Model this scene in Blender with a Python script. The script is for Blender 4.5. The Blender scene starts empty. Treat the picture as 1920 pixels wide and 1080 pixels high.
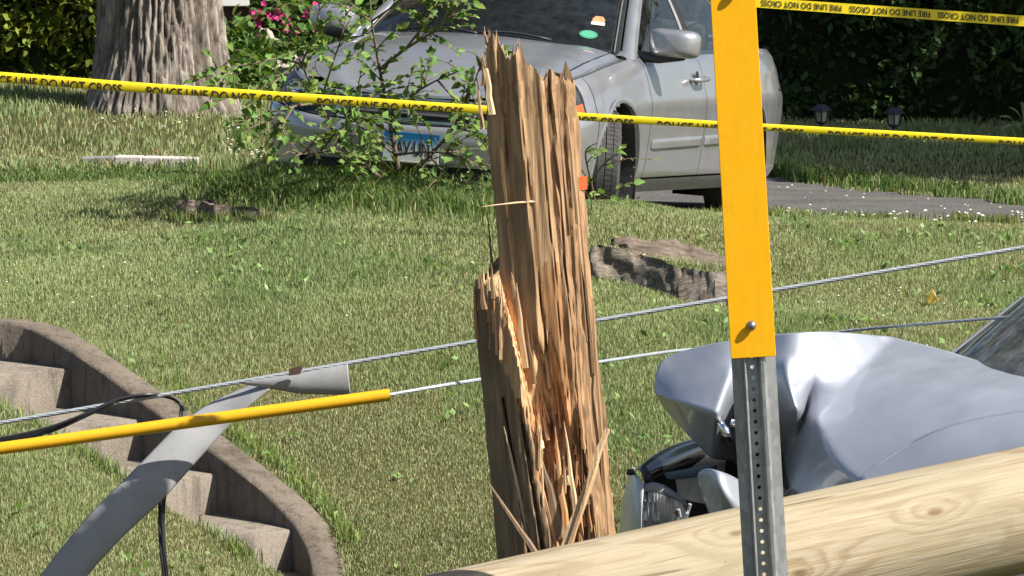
import bpy, bmesh, math, random
import numpy as np
from mathutils import Vector, Matrix, noise

SC = bpy.context.scene
COL = SC.collection
R = math.radians
rng = np.random.default_rng(7)
random.seed(7)

# ------------------------------------------------------------------ camera
CAM_Z = 1.86
FPX = 8600.0                       # focal length in photo pixels (1920 wide)
PITCH = math.atan(686.0 / FPX)     # looking slightly down
cam_d = bpy.data.cameras.new('camera')
cam_d.sensor_width = 36.0
cam_d.lens = FPX * 36.0 / 1920.0
cam_d.clip_start = 0.5
cam_d.clip_end = 900.0
cam = bpy.data.objects.new('camera', cam_d)
COL.objects.link(cam)
cam.location = (0, 0, CAM_Z)
cam.rotation_euler = (R(90) - PITCH, 0, 0)
SC.camera = cam

# ------------------------------------------------------------------ sky and sun
SUN = Vector((0.78, -0.36, 0.86)).normalized()     # towards the sun: right, behind the camera
SUN_EL = math.asin(SUN.z)
SUN_AZ = math.atan2(SUN.x, SUN.y)
world = bpy.data.worlds.new('World')
SC.world = world
world.use_nodes = True
wn = world.node_tree
wn.nodes.clear()
w_out = wn.nodes.new('ShaderNodeOutputWorld')
w_bg = wn.nodes.new('ShaderNodeBackground')
w_sky = wn.nodes.new('ShaderNodeTexSky')
w_sky.sky_type = 'NISHITA'
w_sky.sun_disc = False
w_sky.sun_elevation = SUN_EL
w_sky.sun_rotation = SUN_AZ
w_sky.air_density = 1.0
w_sky.dust_density = 1.6
w_bg.inputs['Strength'].default_value = 0.065
wn.links.new(w_sky.outputs[0], w_bg.inputs['Color'])
wn.links.new(w_bg.outputs[0], w_out.inputs['Surface'])
sun_d = bpy.data.lights.new('sun', 'SUN')
sun_d.energy = 5.0
sun_d.angle = R(0.5)
sun_d.color = (1.0, 0.95, 0.86)
sun_o = bpy.data.objects.new('sun', sun_d)
COL.objects.link(sun_o)
sun_o.location = (8, -4, 12)
sun_o.rotation_euler = SUN.to_track_quat('Z', 'Y').to_euler()
SC.view_settings.view_transform = 'Standard'
SC.view_settings.look = 'None'
SC.view_settings.gamma = 1.0
SC.view_settings.exposure = 0.85
SC.cycles.max_bounces = 8
SC.cycles.transparent_max_bounces = 12

# ------------------------------------------------------------------ helpers
def at(px, py, Y):
    """the point at distance Y in front of the camera that the photo shows at pixel (px, py)"""
    u = (px - 960.0) / FPX
    v = (540.0 - py) / FPX
    dy = math.cos(PITCH) + v * math.sin(PITCH)
    dz = -math.sin(PITCH) + v * math.cos(PITCH)
    s = Y / dy
    return Vector((u * s, Y, CAM_Z + s * dz))

def tag(o, label=None, cat=None, group=None, kind=None):
    if label: o['label'] = label
    if cat: o['category'] = cat
    if group: o['group'] = group
    if kind: o['kind'] = kind
    return o

def empty(name, loc, label=None, cat=None, group=None, rot=None):
    o = bpy.data.objects.new(name, None)
    COL.objects.link(o)
    o.location = loc
    o.empty_display_size = 0.1
    if rot: o.rotation_euler = rot
    return tag(o, label, cat, group)

def vnoise(x, y, seed=0):
    """smooth value noise, numpy, 0..1"""
    x = np.asarray(x, float); y = np.asarray(y, float)
    xi = np.floor(x).astype(np.int64); yi = np.floor(y).astype(np.int64)
    fx = x - xi; fy = y - yi
    fx = fx * fx * (3 - 2 * fx); fy = fy * fy * (3 - 2 * fy)
    def h(a, b):
        n = (a * 374761393 + b * 668265263 + seed * 974634777) & 0xffffffff
        n = ((n ^ (n >> 13)) * 1274126177) & 0xffffffff
        return ((n ^ (n >> 16)) & 0xffff) / 65535.0
    a = h(xi, yi); b = h(xi + 1, yi); c = h(xi, yi + 1); d = h(xi + 1, yi + 1)
    return (a * (1 - fx) + b * fx) * (1 - fy) + (c * (1 - fx) + d * fx) * fy

def fbm(x, y, seed=0, n=4):
    t = 0; a = 0.5; s = 0
    for k in range(n):
        t = t + a * vnoise(np.asarray(x) * 2 ** k, np.asarray(y) * 2 ** k, seed + k * 17); s += a; a *= 0.5
    return t / s

def smooth(e0, e1, x):
    t = np.clip((np.asarray(x, float) - e0) / (e1 - e0), 0, 1)
    return t * t * (3 - 2 * t)

def interp(x, pts):
    xs = [p[0] for p in pts]; ys = [p[1] for p in pts]
    return np.interp(x, xs, ys)

def link_mesh(name, me, m, parent=None, loc=None):
    o = bpy.data.objects.new(name, me)
    COL.objects.link(o)
    if m is not None:
        for mm in (m if isinstance(m, (list, tuple)) else [m]): me.materials.append(mm)
    if parent is not None: o.parent = parent
    if loc is not None: o.location = loc
    return o

def np_mesh(name, V, F, col=None):
    """fast mesh: V (n,3), F (m,k) all faces with k corners, col (n,3) per vertex"""
    me = bpy.data.meshes.new(name)
    V = np.ascontiguousarray(V, np.float32); F = np.ascontiguousarray(F, np.int32)
    m, k = F.shape
    me.vertices.add(len(V)); me.vertices.foreach_set('co', V.ravel())
    me.loops.add(m * k); me.loops.foreach_set('vertex_index', F.ravel())
    me.polygons.add(m)
    me.polygons.foreach_set('loop_start', np.arange(0, m * k, k, dtype=np.int32))
    me.polygons.foreach_set('loop_total', np.full(m, k, np.int32))
    me.update(calc_edges=True)
    if col is not None:
        a = me.color_attributes.new('Col', 'FLOAT_COLOR', 'POINT')
        c = np.ones((len(V), 4), np.float32); c[:, :3] = col
        a.data.foreach_set('color', c.ravel())
    return me

class MB:
    """collects shapes into one mesh"""
    def __init__(s): s.v = []; s.f = []; s.c = []; s.mi = []
    def add(s, V, F, col=None, mi=0):
        b = len(s.v)
        for p in V: s.v.append(tuple(p))
        for f in F: s.f.append(tuple(i + b for i in f)); s.mi.append(mi)
        if col is None: col = (1, 1, 1)
        if len(col) == 3 and not hasattr(col[0], '__len__'): s.c += [tuple(col)] * len(V)
        else: s.c += [tuple(c) for c in col]
        return s
    def box(s, c, size, rot=None, col=None, mi=0):
        hx, hy, hz = [q / 2 for q in size]
        P = [Vector((x, y, z)) for x in (-hx, hx) for y in (-hy, hy) for z in (-hz, hz)]
        if rot is not None: P = [rot @ p for p in P]
        c = Vector(c)
        return s.add([p + c for p in P], [(0, 1, 3, 2), (4, 6, 7, 5), (0, 4, 5, 1), (2, 3, 7, 6), (0, 2, 6, 4), (1, 5, 7, 3)], col, mi)
    def tube(s, pts, rad, n=8, col=None, caps=True, mi=0):
        pts = [Vector(p) for p in pts]
        if not hasattr(rad, '__len__'): rad = [rad] * len(pts)
        V = []; F = []; up = None
        for i, p in enumerate(pts):
            t = (pts[min(i + 1, len(pts) - 1)] - pts[max(i - 1, 0)])
            if t.length < 1e-9: t = Vector((0, 0, 1))
            t.normalize()
            if up is None:
                up = Vector((0, 0, 1)) if abs(t.z) < 0.9 else Vector((0, 1, 0))
            a = t.cross(up).normalized(); up = a.cross(t).normalized()
            for k in range(n):
                q = 2 * math.pi * k / n
                V.append(p + (a * math.cos(q) + up * math.sin(q)) * rad[i])
        for i in range(len(pts) - 1):
            for k in range(n):
                k2 = (k + 1) % n
                F.append((i * n + k, i * n + k2, (i + 1) * n + k2, (i + 1) * n + k))
        if caps:
            F.append(tuple(range(n))[::-1]); F.append(tuple((len(pts) - 1) * n + k for k in range(n)))
        return s.add(V, F, col, mi)
    def grid(s, P, col=None, mi=0, closeu=False):
        """P[i][j] points"""
        n = len(P); m = len(P[0])
        V = [p for r in P for p in r]; F = []
        for i in range(n - 1):
            for j in range(m - (0 if closeu else 1)):
                j2 = (j + 1) % m
                F.append((i * m + j, i * m + j2, (i + 1) * m + j2, (i + 1) * m + j))
        return s.add(V, F, col, mi)
    def lathe(s, prof, n=24, axis='Z', col=None, mi=0, cen=(0, 0, 0)):
        P = []
        for r, h in prof:
            row = []
            for k in range(n):
                q = 2 * math.pi * k / n
                a, b = r * math.cos(q), r * math.sin(q)
                if axis == 'Z': p = (a, b, h)
                elif axis == 'X': p = (h, a, b)
                else: p = (a, h, b)
                row.append(Vector(p) + Vector(cen))
            P.append(row)
        return s.grid(P, col, mi, closeu=True)
    def prism(s, poly, z0, z1, fn=None, col=None, mi=0):
        """poly in 2D extruded between z0 and z1; fn maps (x,y,z) to a point"""
        fn = fn or (lambda x, y, z: Vector((x, y, z)))
        n = len(poly)
        V = [fn(x, y, z0) for x, y in poly] + [fn(x, y, z1) for x, y in poly]
        F = [tuple(range(n))[::-1], tuple(range(n, 2 * n))]
        for k in range(n):
            k2 = (k + 1) % n
            F.append((k, k2, n + k2, n + k))
        return s.add(V, F, col, mi)
    def build(s, name, m, parent=None, origin=None, smooth_angle=None, inv=None, fix=True, bevel=0, subsurf=0, solid=0, crease=None):
        """origin: subtracted and set as the object's place (top-level) ; inv: matrix world -> parent space"""
        V = [Vector(p) for p in s.v]
        if inv is not None: V = [inv @ p for p in V]
        if origin is not None: V = [p - Vector(origin) for p in V]
        me = bpy.data.meshes.new(name)
        me.from_pydata([tuple(p) for p in V], [], s.f)
        if any(s.mi): me.polygons.foreach_set('material_index', s.mi)
        a = me.color_attributes.new('Col', 'FLOAT_COLOR', 'POINT')
        cc = np.ones((len(V), 4), np.float32); cc[:, :3] = np.array(s.c, np.float32).reshape(-1, 3)
        a.data.foreach_set('color', cc.ravel())
        if fix:
            bm = bmesh.new(); bm.from_mesh(me)
            bmesh.ops.recalc_face_normals(bm, faces=bm.faces[:])
            bm.to_mesh(me); bm.free()
        me.update()
        o = link_mesh(name, me, m, parent)
        if origin is not None and parent is None: o.location = origin
        if smooth_angle is not None: shade(me, smooth_angle)
        if solid:
            q = o.modifiers.new('s', 'SOLIDIFY'); q.thickness = solid; q.offset = -1
        if bevel:
            q = o.modifiers.new('b', 'BEVEL'); q.width = bevel; q.segments = 2; q.limit_method = 'ANGLE'; q.angle_limit = R(35)
        if subsurf:
            q = o.modifiers.new('u', 'SUBSURF'); q.levels = subsurf; q.render_levels = subsurf
        return o

def shade(me, angle):
    me.polygons.foreach_set('use_smooth', [True] * len(me.polygons))
    if angle < 179:
        bm = bmesh.new(); bm.from_mesh(me)
        for e in bm.edges:
            if len(e.link_faces) == 2 and e.calc_face_angle(0) > R(angle): e.smooth = False
        bm.to_mesh(me); bm.free()

def spline(pts, n):
    """Catmull-Rom through pts (vectors or tuples), n samples per span"""
    P = [np.array(p, float) for p in pts]
    out = []
    for i in range(len(P) - 1):
        p0 = P[max(i - 1, 0)]; p1 = P[i]; p2 = P[i + 1]; p3 = P[min(i + 2, len(P) - 1)]
        for k in range(n):
            t = k / n
            out.append(0.5 * ((2 * p1) + (-p0 + p2) * t + (2 * p0 - 5 * p1 + 4 * p2 - p3) * t * t + (-p0 + 3 * p1 - 3 * p2 + p3) * t ** 3))
    out.append(P[-1])
    return out

def dup(root, loc, label=None):
    c = root.copy(); COL.objects.link(c); c.location = loc
    if label: c['label'] = label
    for ch in root.children:
        d = ch.copy(); COL.objects.link(d); d.parent = c
        for g in ch.children:
            e = g.copy(); COL.objects.link(e); e.parent = d
    return c

# ------------------------------------------------------------------ materials
class NT:
    def __init__(s, name):
        s.m = bpy.data.materials.new(name); s.m.use_nodes = True
        s.t = s.m.node_tree; s.n = s.t.nodes; s.n.clear()
        s.out = s.n.new('ShaderNodeOutputMaterial')
    def node(s, typ, **kw):
        q = s.n.new(typ)
        for k, v in kw.items():
            if k in q.inputs.keys(): s.set(q.inputs[k], v)
            else: setattr(q, k, v)
        return q
    def set(s, inp, v):
        if hasattr(v, 'links') or isinstance(v, bpy.types.NodeSocket): s.t.links.new(v, inp)
        elif isinstance(v, (tuple, list)) and len(v) == 3 and inp.type == 'RGBA': inp.default_value = (*v, 1)
        else: inp.default_value = v
    def coord(s, scale=(1, 1, 1), out='Object', rot=(0, 0, 0)):
        tc = s.n.new('ShaderNodeTexCoord'); mp = s.n.new('ShaderNodeMapping')
        mp.inputs['Scale'].default_value = scale; mp.inputs['Rotation'].default_value = rot
        s.t.links.new(tc.outputs[out], mp.inputs['Vector'])
        return mp.outputs[0]
    def noise(s, vec, scale=5, detail=5, rough=0.55, dist=0):
        q = s.node('ShaderNodeTexNoise')
        q.inputs['Scale'].default_value = scale; q.inputs['Detail'].default_value = detail
        q.inputs['Roughness'].default_value = rough; q.inputs['Distortion'].default_value = dist
        s.t.links.new(vec, q.inputs['Vector'])
        return q.outputs['Fac']
    def ramp(s, fac, stops):
        q = s.n.new('ShaderNodeValToRGB'); e = q.color_ramp.elements
        while len(e) < len(stops): e.new(0.5)
        for i, (p, c) in enumerate(stops):
            e[i].position = p
            e[i].color = (*c, 1) if hasattr(c, '__len__') else (c, c, c, 1)
        s.t.links.new(fac, q.inputs[0])
        return q.outputs[0]
    def mix(s, fac, a, b, mode='MIX'):
        q = s.n.new('ShaderNodeMix'); q.data_type = 'RGBA'; q.blend_type = mode
        s.set(q.inputs[0], fac); s.set(q.inputs[6], a); s.set(q.inputs[7], b)
        return q.outputs[2]
    def attr(s, name='Col'):
        q = s.n.new('ShaderNodeAttribute'); q.attribute_name = name
        return q.outputs['Color']
    def bump(s, h, strength=0.3, dist=0.01):
        q = s.n.new('ShaderNodeBump'); q.inputs['Strength'].default_value = strength
        q.inputs['Distance'].default_value = dist
        s.t.links.new(h, q.inputs['Height'])
        return q.outputs[0]
    def princ(s, **kw):
        p = s.n.new('ShaderNodeBsdfPrincipled')
        names = {'base': 'Base Color', 'rough': 'Roughness', 'metal': 'Metallic', 'normal': 'Normal', 'coat': 'Coat Weight', 'coatr': 'Coat Roughness',
                 'spec': 'Specular IOR Level', 'trans': 'Transmission Weight', 'ior': 'IOR', 'alpha': 'Alpha', 'sheen': 'Sheen Weight'}
        for k, v in kw.items(): s.set(p.inputs[names[k]], v)
        s.t.links.new(p.outputs[0], s.out.inputs['Surface'])
        return p

def m_simple(name, col, rough=0.6, metal=0.0, var=0.15, scale=20, bump=0.0, coat=0.0, spec=0.5):
    t = NT(name)
    v = t.coord()
    nz = t.noise(v, scale, 6)
    a = tuple(c * (1 - var) for c in col); b = tuple(min(1, c * (1 + var)) for c in col)
    c = t.ramp(nz, [(0.3, a), (0.7, b)])
    kw = dict(base=c, rough=rough, metal=metal, coat=coat, spec=spec)
    if bump: kw['normal'] = t.bump(t.noise(v, scale * 3, 6), bump, 0.01)
    t.princ(**kw)
    return t.m

def m_leaf(name, trans=0.35, rough=0.5, tint=(1.0, 1.15, 0.5), spec=0.35):
    t = NT(name)
    c = t.attr()
    p = t.princ(base=c, rough=rough, spec=spec)
    tr = t.node('ShaderNodeBsdfTranslucent')
    t.t.links.new(t.mix(1.0, c, (*tint, 1), 'MULTIPLY'), tr.inputs['Color'])
    mx = t.n.new('ShaderNodeMixShader'); mx.inputs[0].default_value = trans
    t.t.links.new(p.outputs[0], mx.inputs[1]); t.t.links.new(tr.outputs[0], mx.inputs[2])
    t.t.links.new(mx.outputs[0], t.out.inputs['Surface'])
    return t.m

def m_paint(name, col, rough=0.28, metal=0.75, coat=1.0):
    t = NT(name)
    v = t.coord()
    nz = t.noise(v, 3.0, 5)
    c = t.ramp(nz, [(0.3, tuple(q * 0.94 for q in col)), (0.7, tuple(q * 1.04 for q in col))])
    r = t.ramp(t.noise(v, 9.0, 6), [(0.3, rough * 0.85), (0.75, rough * 1.25)])
    fl = t.noise(v, 900.0, 2)
    t.princ(base=c, rough=r, metal=metal, coat=coat, coatr=0.05, normal=t.bump(fl, 0.03, 0.001))
    return t.m

def m_glass(name, tint=(0.6, 0.68, 0.66), dust_sheen=0.04):
    t = NT(name)
    fr = t.node('ShaderNodeFresnel'); fr.inputs['IOR'].default_value = 1.52
    tr = t.node('ShaderNodeBsdfTransparent'); tr.inputs['Color'].default_value = (*tint, 1)
    gl = t.node('ShaderNodeBsdfGlossy'); gl.inputs['Roughness'].default_value = 0.01
    mx = t.n.new('ShaderNodeMixShader')
    t.t.links.new(fr.outputs[0], mx.inputs[0]); t.t.links.new(tr.outputs[0], mx.inputs[1]); t.t.links.new(gl.outputs[0], mx.inputs[2])
    df = t.node('ShaderNodeBsdfDiffuse'); df.inputs['Color'].default_value = (0.55, 0.58, 0.55, 1)
    v = t.coord()
    f = t.ramp(t.noise(v, 14.0, 7, 0.7), [(0.35, dust_sheen * 0.3), (0.75, dust_sheen * 1.8)])
    m2 = t.n.new('ShaderNodeMixShader')
    t.t.links.new(f, m2.inputs[0]); t.t.links.new(mx.outputs[0], m2.inputs[1]); t.t.links.new(df.outputs[0], m2.inputs[2])
    t.t.links.new(m2.outputs[0], t.out.inputs['Surface'])
    return t.m

M_BLACK = m_simple('black_plastic', (0.018, 0.018, 0.02), 0.5, var=0.3)
M_GLOSSBLACK = m_simple('gloss_black', (0.012, 0.014, 0.017), 0.18, var=0.2, coat=0.6)
M_RUBBER = m_simple('rubber', (0.045, 0.044, 0.043), 0.75, var=0.35, scale=35, bump=0.2)
M_CHROME = m_simple('chrome', (0.85, 0.85, 0.86), 0.08, 1.0, var=0.04)
M_GLASS = m_glass('car_glass', (0.5, 0.57, 0.55), 0.02)
M_LENS = m_glass('lamp_lens', (0.93, 0.95, 0.95), 0.05)
M_INTERIOR = m_simple('car_interior', (0.09, 0.085, 0.078), 0.8, var=0.2, bump=0.1)
# ------------------------------------------------------------------ terrain
CTRL = []          # (x, Y, z)
for px, py, Y in [
    (60, 150, 33), (-400, 150, 33), (300, 205, 31), (430, 225, 30.5), (250, 305, 28), (-200, 300, 28), (100, 340, 26), (100, 450, 22.5), (100, 575, 20), (-300, 575, 20.2),
    (700, 190, 36), (520, 300, 26.5), (530, 330, 24), (750, 352, 23.8), (1000, 375, 23.8), (1200, 388, 24.2), (410, 412, 22.8),
    (600, 430, 22), (960, 420, 22.2), (960, 600, 20), (960, 800, 18.6), (960, 1000, 17.4), (700, 1000, 17.35), (740, 1090, 16.95), (960, 1095, 16.95), (700, 1180, 16.55), (700, 850, 18.2), (500, 700, 19.2), (300, 640, 19.6),
    (1300, 392, 27.2), (1450, 402, 26.6), (1700, 412, 25.6), (1920, 418, 25), (2200, 425, 24.4),
    (1445, 335, 32), (1920, 388, 28), (2300, 400, 27), (1450, 366, 29.5), (1700, 375, 28.6),
    (1700, 600, 20.5), (1700, 500, 22.5), (1500, 425, 25.2), (1900, 440, 24), (1900, 560, 21.3), (1230, 525, 21.5), (2300, 560, 21.3),
    (1500, 290, 34), (1900, 300, 34), (1500, 236, 39.5), (1900, 240, 39.5), (2300, 240, 39.5), (1200, 222, 38), (900, 205, 38),
    (1250, 800, 18.5), (1250, 1000, 17.2), (1800, 800, 18.0), (2200, 800, 18.0),
    (48, 772, 17.95), (313, 926, 17.42), (395, 988, 17.2), (-100, 690, 18.4), (0, 1080, 16.0), (200, 1080, 16.2), (420, 1080, 16.3), (0, 900, 17.0), (-400, 900, 17.0)]:
    p = at(px, py, Y); CTRL.append((p.x, p.y, p.z))
CTRL += [(0.80 * 0 - 0.9, 25.6, 1.86 - 1.56), (0.7, 25.2, 1.86 - 1.645), (0.0, 28.0, 1.86 - 1.69), (-1.3, 28.6, 1.86 - 1.60)]
for x in (-4, -2, 0, 2, 4):
    CTRL += [(x, 14.6, 1.86 - 2.50), (x, 12, 1.86 - 2.55), (x, 8, 1.86 - 2.6)]
for x in (-6, 6):
    CTRL += [(x, 22, -0.0 + (0.25 if x < 0 else 0.08)), (x, 17, -0.45)]
_C = np.array(CTRL)
def _tps_k(r2): return np.where(r2 > 1e-12, r2 * np.log(np.maximum(r2, 1e-12)), 0)
_n = len(_C)
_d2 = ((_C[:, None, :2] - _C[None, :, :2]) ** 2).sum(-1)
_A = np.zeros((_n + 3, _n + 3)); _A[:_n, :_n] = _tps_k(_d2) + np.eye(_n) * 0.15
_A[:_n, _n] = 1; _A[:_n, _n + 1:] = _C[:, :2]; _A[_n, :_n] = 1; _A[_n + 1:, :_n] = _C[:, :2].T
_w = np.linalg.solve(_A, np.concatenate([_C[:, 2], np.zeros(3)]))
def gz(x, y):
    x = np.clip(np.asarray(x, float), -7, 7); y = np.clip(np.asarray(y, float), 8, 42)
    sh = x.shape
    x = x.ravel(); y = y.ravel()
    out = np.empty(len(x))
    for a in range(0, len(x), 20000):
        xs = x[a:a + 20000]; ys = y[a:a + 20000]
        d2 = (xs[:, None] - _C[None, :, 0]) ** 2 + (ys[:, None] - _C[None, :, 1]) ** 2
        out[a:a + 20000] = _tps_k(d2) @ _w[:_n] + _w[_n] + _w[_n + 1] * xs + _w[_n + 2] * ys
    return out.reshape(sh)
def gzf(x, y): return float(gz(np.array([x]), np.array([y]))[0])
def gpt(px, py, y0=14.0, y1=42.0):
    """the ground point the photo shows at a pixel"""
    Y = np.linspace(y0, y1, 600)
    P = [at(px, py, v) for v in Y]
    d = np.array([p.z for p in P]) - gz(np.array([p.x for p in P]), Y)
    i = np.where(d < 0)[0]
    k = i[0] if len(i) else len(Y) - 1
    return Vector((P[k].x, P[k].y, P[k].z))

def inside(x, y, poly):
    c = np.zeros(np.shape(x), bool)
    n = len(poly)
    for i in range(n):
        x0, y0 = poly[i]; x1, y1 = poly[(i + 1) % n]
        if y0 == y1: continue
        cond = ((y0 > y) != (y1 > y)) & (x < (x1 - x0) * (y - y0) / (y1 - y0) + x0)
        c ^= cond
    return c

# stairs: right ends of the nosings, top to bottom, and the curved wall
STEP_R0 = at(115, 692, 18.5); RISE = 0.168; STEP_D = Vector((0.352, -0.36, 0))
WALL_PX = [(-260, 588, 19.1), (-120, 590, 19.02), (0, 596, 18.98), (60, 601, 18.93), (120, 615, 18.82), (200, 660, 18.58), (300, 731, 18.3), (400, 803, 18.0), (500, 876, 17.75),
           (570, 932, 17.58), (620, 984, 17.38), (647, 1034, 17.2), (657, 1082, 17.0), (657, 1150, 16.75), (640, 1240, 16.45), (610, 1320, 16.2)]
WALL = spline([at(*p) for p in WALL_PX], 6)
STRING_W = 0.46
_dn = Vector((-0.7, -0.714, 0)).normalized()
STR_TOP = STEP_R0 + _dn * STRING_W - STEP_D * 3
STR_BOT = STEP_R0 + _dn * STRING_W + STEP_D * 6
FOOT = [(p[0] - 0.03, p[1]) for p in WALL] + [(STR_BOT.x - 0.03, STR_BOT.y), (STR_TOP.x - 0.03, STR_TOP.y)]

# driveway outline on the ground
DRIVE_PX = [(2700, 408, 26.0), (1920, 388, 28.0), (1750, 368, 29.6), (1600, 350, 31.0), (1445, 335, 32.0), (1200, 322, 33.0)]
DRIVE = [(at(*p).x, at(*p).y) for p in DRIVE_PX] + [(-1.9, 33.0), (-2.05, 24.9), (0.8, 24.55), (1.0, 26.6)]
DRIVE += [(at(*p).x, at(*p).y) for p in [(1300, 392, 27.0), (1450, 401, 26.6), (1700, 411, 25.6), (1920, 417, 25.0), (2700, 440, 23.5)]]
DRIVE = [(-1.3, 25.0), (-1.3, 31.5), (0.2, 32.6)] + [(at(*p).x, at(*p).y) for p in DRIVE_PX[::-1][1:]] + [(at(*p).x, at(*p).y) for p in [(2700, 440, 23.5), (1920, 417, 25.0), (1700, 411, 25.6), (1450, 401, 26.6), (1300, 392, 26.9)]] + [(1.0, 26.2), (0.8, 24.75)]

def drive_edge(x, y):
    j = 0.10 * (vnoise(x * 6, y * 4, 5) - 0.5) * 2 + 0.05 * (vnoise(x * 22, y * 14, 6) - 0.5) * 2
    return inside(x + j, y + j * 2.0, DRIVE)

# ground sheet: fine where seen, coarse to the horizon
xs = np.concatenate([[-400, -150, -60, -25, -12], np.arange(-7, -3.6, 0.25), np.arange(-3.6, 4.2, 0.06), np.arange(4.2, 7.1, 0.25), [12, 25, 60, 150, 400]])
ys = np.concatenate([[-200, -80, -30, -10, 0, 5], np.arange(8, 15, 0.4), np.arange(15, 20, 0.06), np.arange(20, 28, 0.1), np.arange(28, 42.1, 0.25), [50, 70, 120, 250, 800]])
GX, GY = np.meshgrid(xs, ys)
GZ = gz(GX, GY)
fine = (np.abs(GX) < 7) & (GY > 14) & (GY < 42)
GZ = GZ + np.where(fine, (fbm(GX * 2.2, GY * 2.2, 3) - 0.5) * 0.035, 0)
GZ = np.where(inside(GX, GY, FOOT), GZ - 0.75, GZ)
GZ = np.where(inside(GX, GY, DRIVE), GZ - 0.03, GZ)
V = np.stack([GX, GY, GZ], -1).reshape(-1, 3)
ny, nx = GX.shape
I = np.arange(ny * nx).reshape(ny, nx)
F = np.stack([I[:-1, :-1], I[:-1, 1:], I[1:, 1:], I[1:, :-1]], -1).reshape(-1, 4)
t = NT('lawn_soil')
v = t.coord()
c = t.ramp(t.noise(v, 1.4, 8, 0.65), [(0.32, (0.045, 0.058, 0.018)), (0.52, (0.075, 0.075, 0.026)), (0.72, (0.12, 0.088, 0.045))])
c = t.mix(t.ramp(t.noise(v, 60, 4), [(0.4, 0.0), (0.7, 0.6)]), c, (0.035, 0.03, 0.016, 1))
t.princ(base=c, rough=0.95, spec=0.1, normal=t.bump(t.noise(v, 90, 5), 0.6, 0.02))
M_SOIL = t.m
g = link_mesh('ground', np_mesh('ground', V, F), M_SOIL)
tag(g, 'grassy front lawn sloping down from the drive to the road', 'ground', kind='structure')
shade(g.data, 180)

# driveway sheet
xs = np.arange(-2.4, 6.6, 0.08); ys = np.arange(23.0, 34.0, 0.08)
DX, DY = np.meshgrid(xs, ys)
DZ = gz(DX, DY) + 0.006 + (fbm(DX * 3, DY * 3, 9) - 0.5) * 0.012
msk = drive_edge(DX[:-1, :-1] + 0.04, DY[:-1, :-1] + 0.04)
I = np.arange(DX.size).reshape(DX.shape)
F = np.stack([I[:-1, :-1], I[:-1, 1:], I[1:, 1:], I[1:, :-1]], -1)[msk]
t = NT('old_asphalt')
v = t.coord()
c = t.ramp(t.noise(v, 2.2, 6, 0.6), [(0.3, (0.058, 0.056, 0.057)), (0.7, (0.105, 0.101, 0.099))])
sp = t.ramp(t.noise(v, 70, 3, 0.7), [(0.48, 0.0), (0.62, 1.0)])
c = t.mix(t.mix(0.5, sp, sp), c, (0.17, 0.163, 0.152, 1))
dirt = t.ramp(t.noise(v, 1.1, 7, 0.7), [(0.55, 0.0), (0.68, 0.8)])
c = t.mix(dirt, c, (0.16, 0.14, 0.095, 1))
t.princ(base=c, rough=0.9, spec=0.2, normal=t.bump(t.noise(v, 55, 5), 0.7, 0.02))
used = np.unique(F); rm = np.full(DX.size, -1); rm[used] = np.arange(len(used))
VV = np.stack([DX, DY, DZ], -1).reshape(-1, 3)[used]
d = link_mesh('driveway', np_mesh('driveway', VV, rm[F]), t.m)
tag(d, 'worn grey asphalt driveway crossing the lawn under the parked car', 'driveway', kind='structure')
shade(d.data, 180)

# ------------------------------------------------------------------ grass blades
def blade_mesh(name, x, y, h, w, col, lean=0.5, z=None):
    n = len(x)
    if z is None: z = gz(x, y) + (fbm(x * 2.2, y * 2.2, 3) - 0.5) * 0.035
    a = rng.uniform(0, 2 * np.pi, n); b = rng.uniform(0, 2 * np.pi, n)
    ln = h * lean * rng.uniform(0.1, 1.2, n)
    dx = np.cos(a) * w / 2; dy = np.sin(a) * w / 2
    mx = np.cos(b) * ln * 0.35; my = np.sin(b) * ln * 0.35
    tx = np.cos(b) * ln; ty = np.sin(b) * ln
    hh = h * rng.uniform(0.8, 1.0, n)
    V = np.empty((n, 5, 3))
    V[:, 0] = np.stack([x - dx, y - dy, z - 0.01], -1); V[:, 1] = np.stack([x + dx, y + dy, z - 0.01], -1)
    V[:, 2] = np.stack([x - dx * 0.7 + mx, y - dy * 0.7 + my, z + hh * 0.6], -1); V[:, 3] = np.stack([x + dx * 0.7 + mx, y + dy * 0.7 + my, z + hh * 0.6], -1)
    V[:, 4] = np.stack([x + tx, y + ty, z + hh * (1 - 0.25 * lean)], -1)
    base = np.arange(n)[:, None] * 5
    F = np.concatenate([base + [0, 1, 3], base + [0, 3, 2], base + [2, 3, 4]], 0)
    C = np.repeat(col[:, None, :], 5, 1)
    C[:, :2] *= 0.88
    return np_mesh(name, V.reshape(-1, 3), F, C.reshape(-1, 3))

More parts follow.
